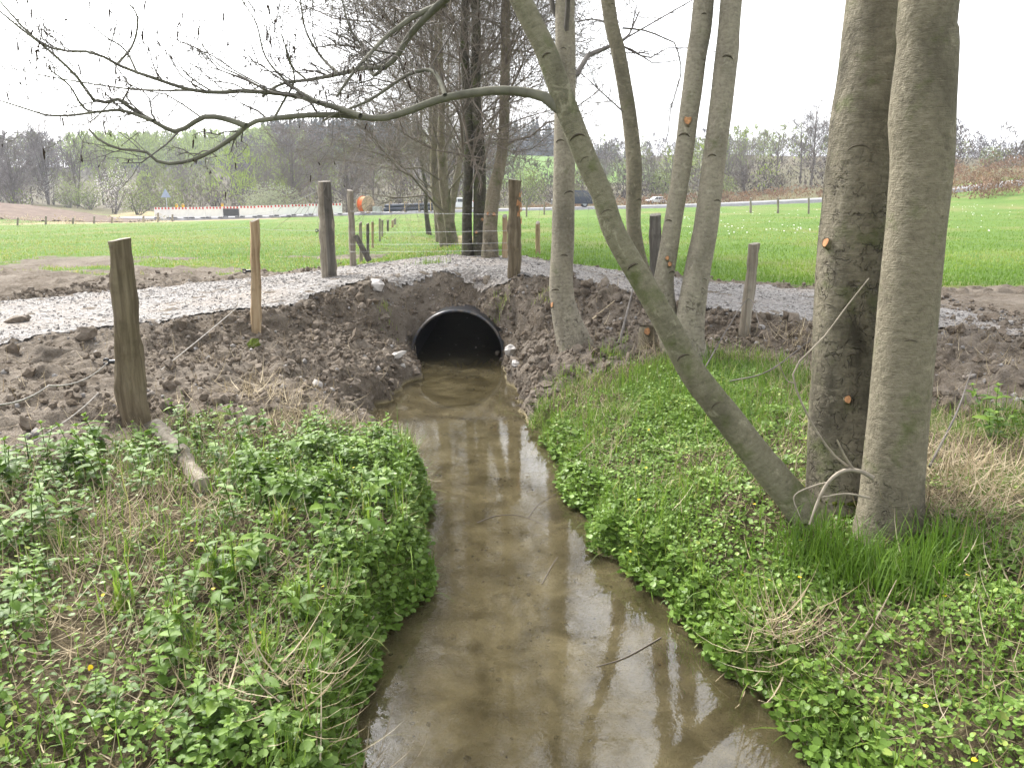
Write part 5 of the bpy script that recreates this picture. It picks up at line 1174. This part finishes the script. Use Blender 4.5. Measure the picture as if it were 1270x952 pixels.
# ---------------------------------------------------------------- road works and vehicles
M['white'] = plain('white_plastic', (.78, .77, .76), .5, .4, .08, 2); M['red'] = plain('red_reflective', (.50, .035, .03), .4, .5, .15, 3)
M['yellow'] = plain('yellow_lamp', (.75, .45, .01), .4, .5, .1, 3); M['darkgrey'] = plain('dark_grey', (.06, .062, .066), .6, .3, .2, 3)
M['orange'] = plain('orange_cable', (.80, .15, .02), .6, .3, .2, 6); M['plywood'] = plain('drum_wood', (.42, .31, .20), .85, .2, .3, 3)
M['bluepipe'] = plain('blue_black_pipe', (.020, .028, .045), .4, .5, .3, 2); M['concrete'] = plain('concrete', (.42, .42, .41), .9, .2, .15, 3)
M['sign_back'] = plain('sign_back', (.28, .33, .42), .5, .4, .1, 3); M['steel'] = plain('galvanised', (.42, .44, .46), .45, .5, .15, 5, metal=.6)
YBR = 81.3
def px_x(u, y): return (u-635)/F*(y*cp + (CAMZ-0)*sp)
def barrier_parts(dark):
    a = MB(); box(0, 0, .50, 1.96, .06, .74, a); 
    fr = MB(); box(-.95, 0, .55, .05, .08, .98, fr); box(.95, 0, .55, .05, .08, .98, fr); box(0, 0, .93, 1.85, .075, .20, fr)
    ft = MB(); box(-.7, 0, .05, .35, .7, .10, ft); 
    return a.mesh('panel', M['darkgrey'] if dark else M['white'], False), fr.mesh('frame', M['white'], False), ft.mesh('foot', M['darkgrey'], False)
BW, BD = barrier_parts(False), barrier_parts(True)
rs = MB(); box(0, 0, 0, .20, .09, .18, rs); RS = rs.mesh('red_stripe', M['red'], False)
x0, x1 = px_x(192, YBR), px_x(425, YBR); nb = 11; stepx = (x1-x0)/nb
ordn = ['leftmost', 'second', 'third', 'fourth', 'fifth', 'sixth', 'seventh', 'eighth', 'ninth', 'tenth', 'rightmost']
for k in range(nb):
    x = x0+stepx*(k+.5); o = empty('road_barrier', (x, YBR, ROADZ(x)-.02), f'{ordn[k]} of the red and white road barriers counted from the left' + (', dark panel' if k in (4,) else ''), 'barrier', 'barriers along the road')
    o.rotation_euler = (0, 0, rng.normal(0, .04)); o.scale = (stepx/2.0, 1, 1.06)
    for nm, me in zip(('panel', 'frame', 'foot', 'foot'), (BD if k == 4 else BW) + ((BD if k == 4 else BW)[2],)):
        c = bpy.data.objects.new(nm, me); COL.objects.link(c); c.parent = o
    c.location.x = 1.4
    for j in range(5):
        c = bpy.data.objects.new('red_stripe', RS); COL.objects.link(c); c.parent = o; c.location = (-.76+.38*j, 0, .93)
for k, u in enumerate((220.5, 228.5, 277)):
    x = px_x(u, YBR); mbb = MB(); box(0, 0, .10, .22, .10, .22, mbb); V, f, uv = tubes(np.array([[[0, -.07, .22], [0, 0, .22], [0, .07, .22]]]), np.array([[.11, .13, .11]]), 14); mbb.add(V, f, uv)
    o = mbb.build('warning_lamp', M['yellow'], smooth=False); o.location = (x, YBR, ROADZ(x)+1.07); tag(o, ['yellow warning lamp furthest left on the barriers', 'second yellow warning lamp on the barriers', 'yellow warning lamp in the middle of the barriers'][k], 'lamp', 'warning lamps on the barriers')
xs = px_x(208, 88.8); o = empty('road_sign', (xs, 88.8, ROADZ(xs)-.3), 'triangular road sign seen from behind above the barriers', 'sign')
mbb = MB(); V, f, uv = tubes(np.array([[[0, .05, 0], [0, .05, 1.5], [0, .05, 3.2]]]), np.array([[.04, .04, .04]]), 8); mbb.add(V, f, uv); mbb.build('pole', M['steel'], o).matrix_parent_inverse = Matrix()
mbb = MB(); tri = np.array([[-.55, 0, 2.3], [.55, 0, 2.3], [0, 0, 3.25]]); mbb.add(np.vstack([tri, tri+[0, .03, 0]]), [[0, 1, 2], [5, 4, 3]]); mbb.add(np.vstack([tri, tri+[0, .03, 0]]), [[0, 3, 4, 1], [1, 4, 5, 2], [2, 5, 3, 0]]); mbb.build('plate', M['sign_back'], o, smooth=False).matrix_parent_inverse = Matrix()
# bridge parapet where the road crosses the stream ditch
xb = px_x(380, 80.9); mbb = MB(); box(0, 0, 0, 5.2, .25, .7, mbb); o = mbb.build('bridge_edge', M['darkgrey'], smooth=False); o.location = (xb, 81.3, ROADZ(xb)-.5); tag(o, 'dark concrete edge of a road culvert below the barriers', 'wall')
# cable drum
xd = px_x(450, 80.6); zd = ROADZ(xd); o = empty('cable_drum', (xd, 82.2, zd), 'large wooden cable drum wound with orange cable beside the road', 'cable drum'); o.rotation_euler = (0, 0, R(-36))
def disc(r, x, th, n=28):
    a_ = np.linspace(0, 2*np.pi, n+1)[:-1]; V = np.vstack([np.stack([np.full(n, x+s*th/2), r*np.cos(a_), r*np.sin(a_)+.86], -1) for s in (-1, 1)] + [[[x-th/2, 0, .86], [x+th/2, 0, .86]]])
    m_ = MB(); i = np.arange(n); j = (i+1) % n; m_.add(V, np.stack([i, j, j+n, i+n], -1)); m_.add(V, np.vstack([np.stack([i*0+2*n, j, i], -1), np.stack([i*0+2*n+1, i+n, j+n], -1)])); return m_
for x_, nm in ((-.42, 'flange'), (.42, 'flange')): c = disc(.86, x_, .06).build(nm, M['plywood'], o, smooth=False); c.matrix_parent_inverse = Matrix()
wd_ = MB(); th = np.linspace(0, 2*np.pi*14, 14*20+1); C = np.stack([np.linspace(-.38, .38, len(th)), .74*np.cos(th), .74*np.sin(th)+.86], -1); V, f, uv = tubes(C[None], np.full((1, len(th)), .034), 5); wd_.add(V, f, uv)
c = wd_.build('wound_cable', M['orange'], o); c.matrix_parent_inverse = Matrix(); c = disc(.72, 0, .78).build('cable_core', M['orange'], o); c.matrix_parent_inverse = Matrix()
xq = px_x(468, 82); mbb = MB(); box(0, 0, .33, .85, .8, .62, mbb); box(0, 0, .05, .95, .9, .1, mbb); o = mbb.build('concrete_block', M['concrete'], smooth=False); o.location = (xq, 82.2, ROADZ(xq)); tag(o, 'light grey concrete block right of the cable drum', 'block')
# stack of long pipes, each a thing
xa, xb = px_x(478, 83), px_x(540, 83); rp = .20
ords = ['front bottom', 'middle bottom', 'rear bottom', 'front top', 'rear top']
for k, (yy_, zz_) in enumerate(((82.2, rp), (82.62, rp), (83.04, rp), (82.41, rp*2.72), (82.83, rp*2.72))):
    a_ = np.linspace(0, 2*np.pi, 17); mbb = MB()
    P2 = np.array([[xa+(k % 2)*.2, yy_, ROADZ(xa)+zz_+.08], [(xa+xb)/2, yy_, ROADZ((xa+xb)/2)+zz_+.08], [xb+(k % 2)*.2, yy_, ROADZ(xb)+zz_+.08]])
    V, f, uv = tubes(P2[None], np.full((1, 3), rp), 16); mbb.add(V, f, uv); V, f, uv = tubes(P2[None], np.full((1, 3), rp*.88), 16); mbb.add(V, f[:, ::-1], uv)
    tag(mbb.build('stacked_pipe', M['bluepipe'], origin=P2[0]), f'{ords[k]} pipe of the dark blue pipe stack on the road', 'pipe', 'stacked pipes on the road')
for k, fr_ in enumerate((.12, .42, .70, .93)):
    x = xa+(xb-xa)*fr_; mbb = MB(); z = ROADZ(x)
    box(x, 81.93, z+.5, .09, .06, 1.02, mbb); box(x, 83.32, z+.5, .09, .06, 1.02, mbb); box(x, 82.62, z+1.03, .09, 1.45, .05, mbb); box(x, 82.62, z+.04, .09, 1.45, .07, mbb)
    tag(mbb.build('pallet_frame', M['plywood'], smooth=False, origin=(x, 82.6, z)), f'{["first","second","third","last"][k]} timber frame from the left holding the pipe stack', 'frame', 'timber frames round the pipe stack')
# cars
def car(u, y, heading, scale, paint, label, van=True):
    x = px_x(u, y); o = empty('parked_car' if False else 'car', (x, y, ROADZ(x)+.01), label, 'car'); o.rotation_euler = (0, 0, heading); o.scale = (scale,)*3
    def part(m_, nm, mt, par=o, smooth=False):
        c = m_.build(nm, mt, smooth=smooth); c.parent = par; return c
    L, W_ = 4.2, 1.72
    prof = [(-2.1,.35),(-2.12,.75),(-1.98,.98),(-1.15,1.06),(-.55,1.62),(.2,1.70),(1.5,1.66),(1.98,1.1),(2.08,.8),(2.06,.35)] if van else [(-2.1,.35),(-2.12,.65),(-1.9,.82),(-1.0,.92),(-.4,1.38),(.3,1.45),(1.1,1.40),(1.75,1.0),(2.08,.9),(2.06,.35)]
    body = MB(); n = len(prof); ring = []
    for yy_, sh in ((-W_/2, .0), (-W_/2+.06, .04), (W_/2-.06, .04), (W_/2, 0)):
        ring.append(np.array([[px, yy_*(1-.10*max(0, pz-1.0)), pz+(sh if pz > .5 else 0)] for px, pz in prof]))
    V = np.vstack(ring); f = []
    for k in range(3): i = np.arange(n-1)+k*n; f.append(np.stack([i, i+1, i+n+1, i+n], -1))
    body.add(V, np.vstack(f)); 
    for blk, fl in ((0, 1), (3*n, 0)):
        cidx = [[blk+i for i in (range(n) if fl else reversed(range(n)))]]; body.add(V, cidx)
    body.add(V, [[0, n, 4*n-n-n, 3*n]]) if False else None
    part(body, 'body', paint)
    hi = 1.56 if van else 1.33; lo = 1.08 if van else .95
    for s in (-1, 1):
        for (xa_, xb_, xc_, xd_) in ((-.98, .05, .05, -.55), (.13, 1.0, 1.0, .13), (1.08, 1.78, 1.45, 1.08)):
            g = MB(); yq = s*(W_/2+.004); g.add([[xa_, yq, lo], [xb_, yq, lo], [xc_, yq*(1-.03), hi], [xd_, yq*(1-.03), hi]], [[0, 1, 2, 3] if s < 0 else [3, 2, 1, 0]]); part(g, 'window', M['carglass'])
    for (xa_, za, xb_, zb) in ((-1.14, 1.09, -.60, 1.60), (1.95, 1.14, 1.55, 1.62)) if van else ((-1.0, .95, -.45, 1.36), (1.70, 1.05, 1.18, 1.40)):
        sx = -.03 if xa_ < 0 else .03
        g = MB(); g.add([[xa_+sx, -.72, za], [xa_+sx, .72, za], [xb_+sx, .64, zb], [xb_+sx, -.64, zb]], [[0, 3, 2, 1] if xa_ > 0 else [0, 1, 2, 3]]); part(g, 'windscreen', M['carglass'])
    for wx in (-1.35, 1.30):
        for s in (-1, 1):
            t_ = MB(); a_ = np.linspace(0, 2*np.pi, 21); C = np.stack([wx+.24*np.cos(a_), np.full(21, s*(W_/2-.08)), .32+.24*np.sin(a_)], -1); V, f, uv = tubes(C[None], np.full((1, 21), .085), 8); t_.add(V, f, uv); wh = part(t_, 'wheel', M['black'], smooth=True)
            g = MB(); g.add(np.vstack([[[wx, s*(W_/2+.0), .32]], np.stack([wx+.19*np.cos(a_[:-1]), np.full(20, s*(W_/2-.02)), .32+.19*np.sin(a_[:-1])], -1)]), [[0, 1+i, 1+(i+1) % 20] for i in range(20)]); c = g.build('rim', M['steel'], smooth=False); c.parent = wh
    for s in (-1, 1):
        g = MB(); box(-2.1, s*.62, .78, .08, .30, .16, g); part(g, 'headlight', M['white']); g = MB(); box(2.05, s*.70, .95, .08, .16, .3, g); part(g, 'tail_light', M['red'])
    for xx_, sz_ in ((-2.12, .1), (2.07, .1)): g = MB(); box(xx_, 0, .45, .12, 1.66, .22, g); part(g, 'bumper', M['darkgrey'])
    return o
M['carglass'] = plain('car_glass', (.03, .035, .04), .08, .6, .1, 2)
navy = plain('navy_paint', (.012, .020, .045), .25, .6, .1, 2); whitep = plain('white_paint', (.7, .7, .7), .3, .5, .05, 2)
car(709, 84.0, 0, .98, navy, 'dark blue compact car on the road behind the pale straight trunk')
car(567, 85.0, 0, .85, whitep, 'white car on the road, mostly hidden behind the row of alders', False)
car(813, 96.0, R(20), .55, whitep, 'small white car roof showing beyond the road between the pale stems', False)
# distant pylon
xp = (1245-635)/F*560*1.02; zp = float(H(xp, 560)); mbb = MB(); M['pylon'] = plain('pylon_steel', (.35, .36, .38), .6, .4, .1, 1)
for sx in (-1, 1):
    for sy in (-1, 1): V, f, uv = tubes(np.array([[[xp+sx*3, 560+sy*3, zp-1], [xp+sx*1.2, 560+sy*1.2, zp+18], [xp+sx*.2, 560, zp+34]]]), np.array([[.12, .1, .08]]), 4); mbb.add(V, f, uv)
for zz_, wd_ in ((18, 5), (23, 6.5), (28, 4.5)): V, f, uv = tubes(np.array([[[xp-wd_, 560, zp+zz_], [xp, 560, zp+zz_+.6], [xp+wd_, 560, zp+zz_]]]), np.array([[.08, .12, .08]]), 4); mbb.add(V, f, uv)
tag(mbb.build('power_pylon', M['pylon'], origin=(xp, 560, zp)), 'faint distant lattice power pylon above the right horizon', 'pylon')
# ---------------------------------------------------------------- hazy air
hz = MB(); hz.add(np.array([[a_, b_, c_] for a_ in (-950, 950) for b_ in (-60, 1540) for c_ in (-14, 75)]), [[0,1,3,2],[4,6,7,5],[0,4,5,1],[2,3,7,6],[0,2,6,4],[1,5,7,3]])
hm = bpy.data.materials.new('haze_air'); hm.use_nodes = True; hnt = hm.node_tree; hnt.nodes.clear(); ho = hnt.nodes.new('ShaderNodeOutputMaterial'); pv = hnt.nodes.new('ShaderNodeVolumePrincipled')
pv.inputs['Color'].default_value = (.86, .90, 1, 1); pv.inputs['Density'].default_value = .0005; pv.inputs['Anisotropy'].default_value = .3; hnt.links.new(pv.outputs[0], ho.inputs['Volume'])
haze = hz.build('haze', hm, smooth=False); tag(haze, 'thin pale haze in the air', 'haze', kind='stuff')
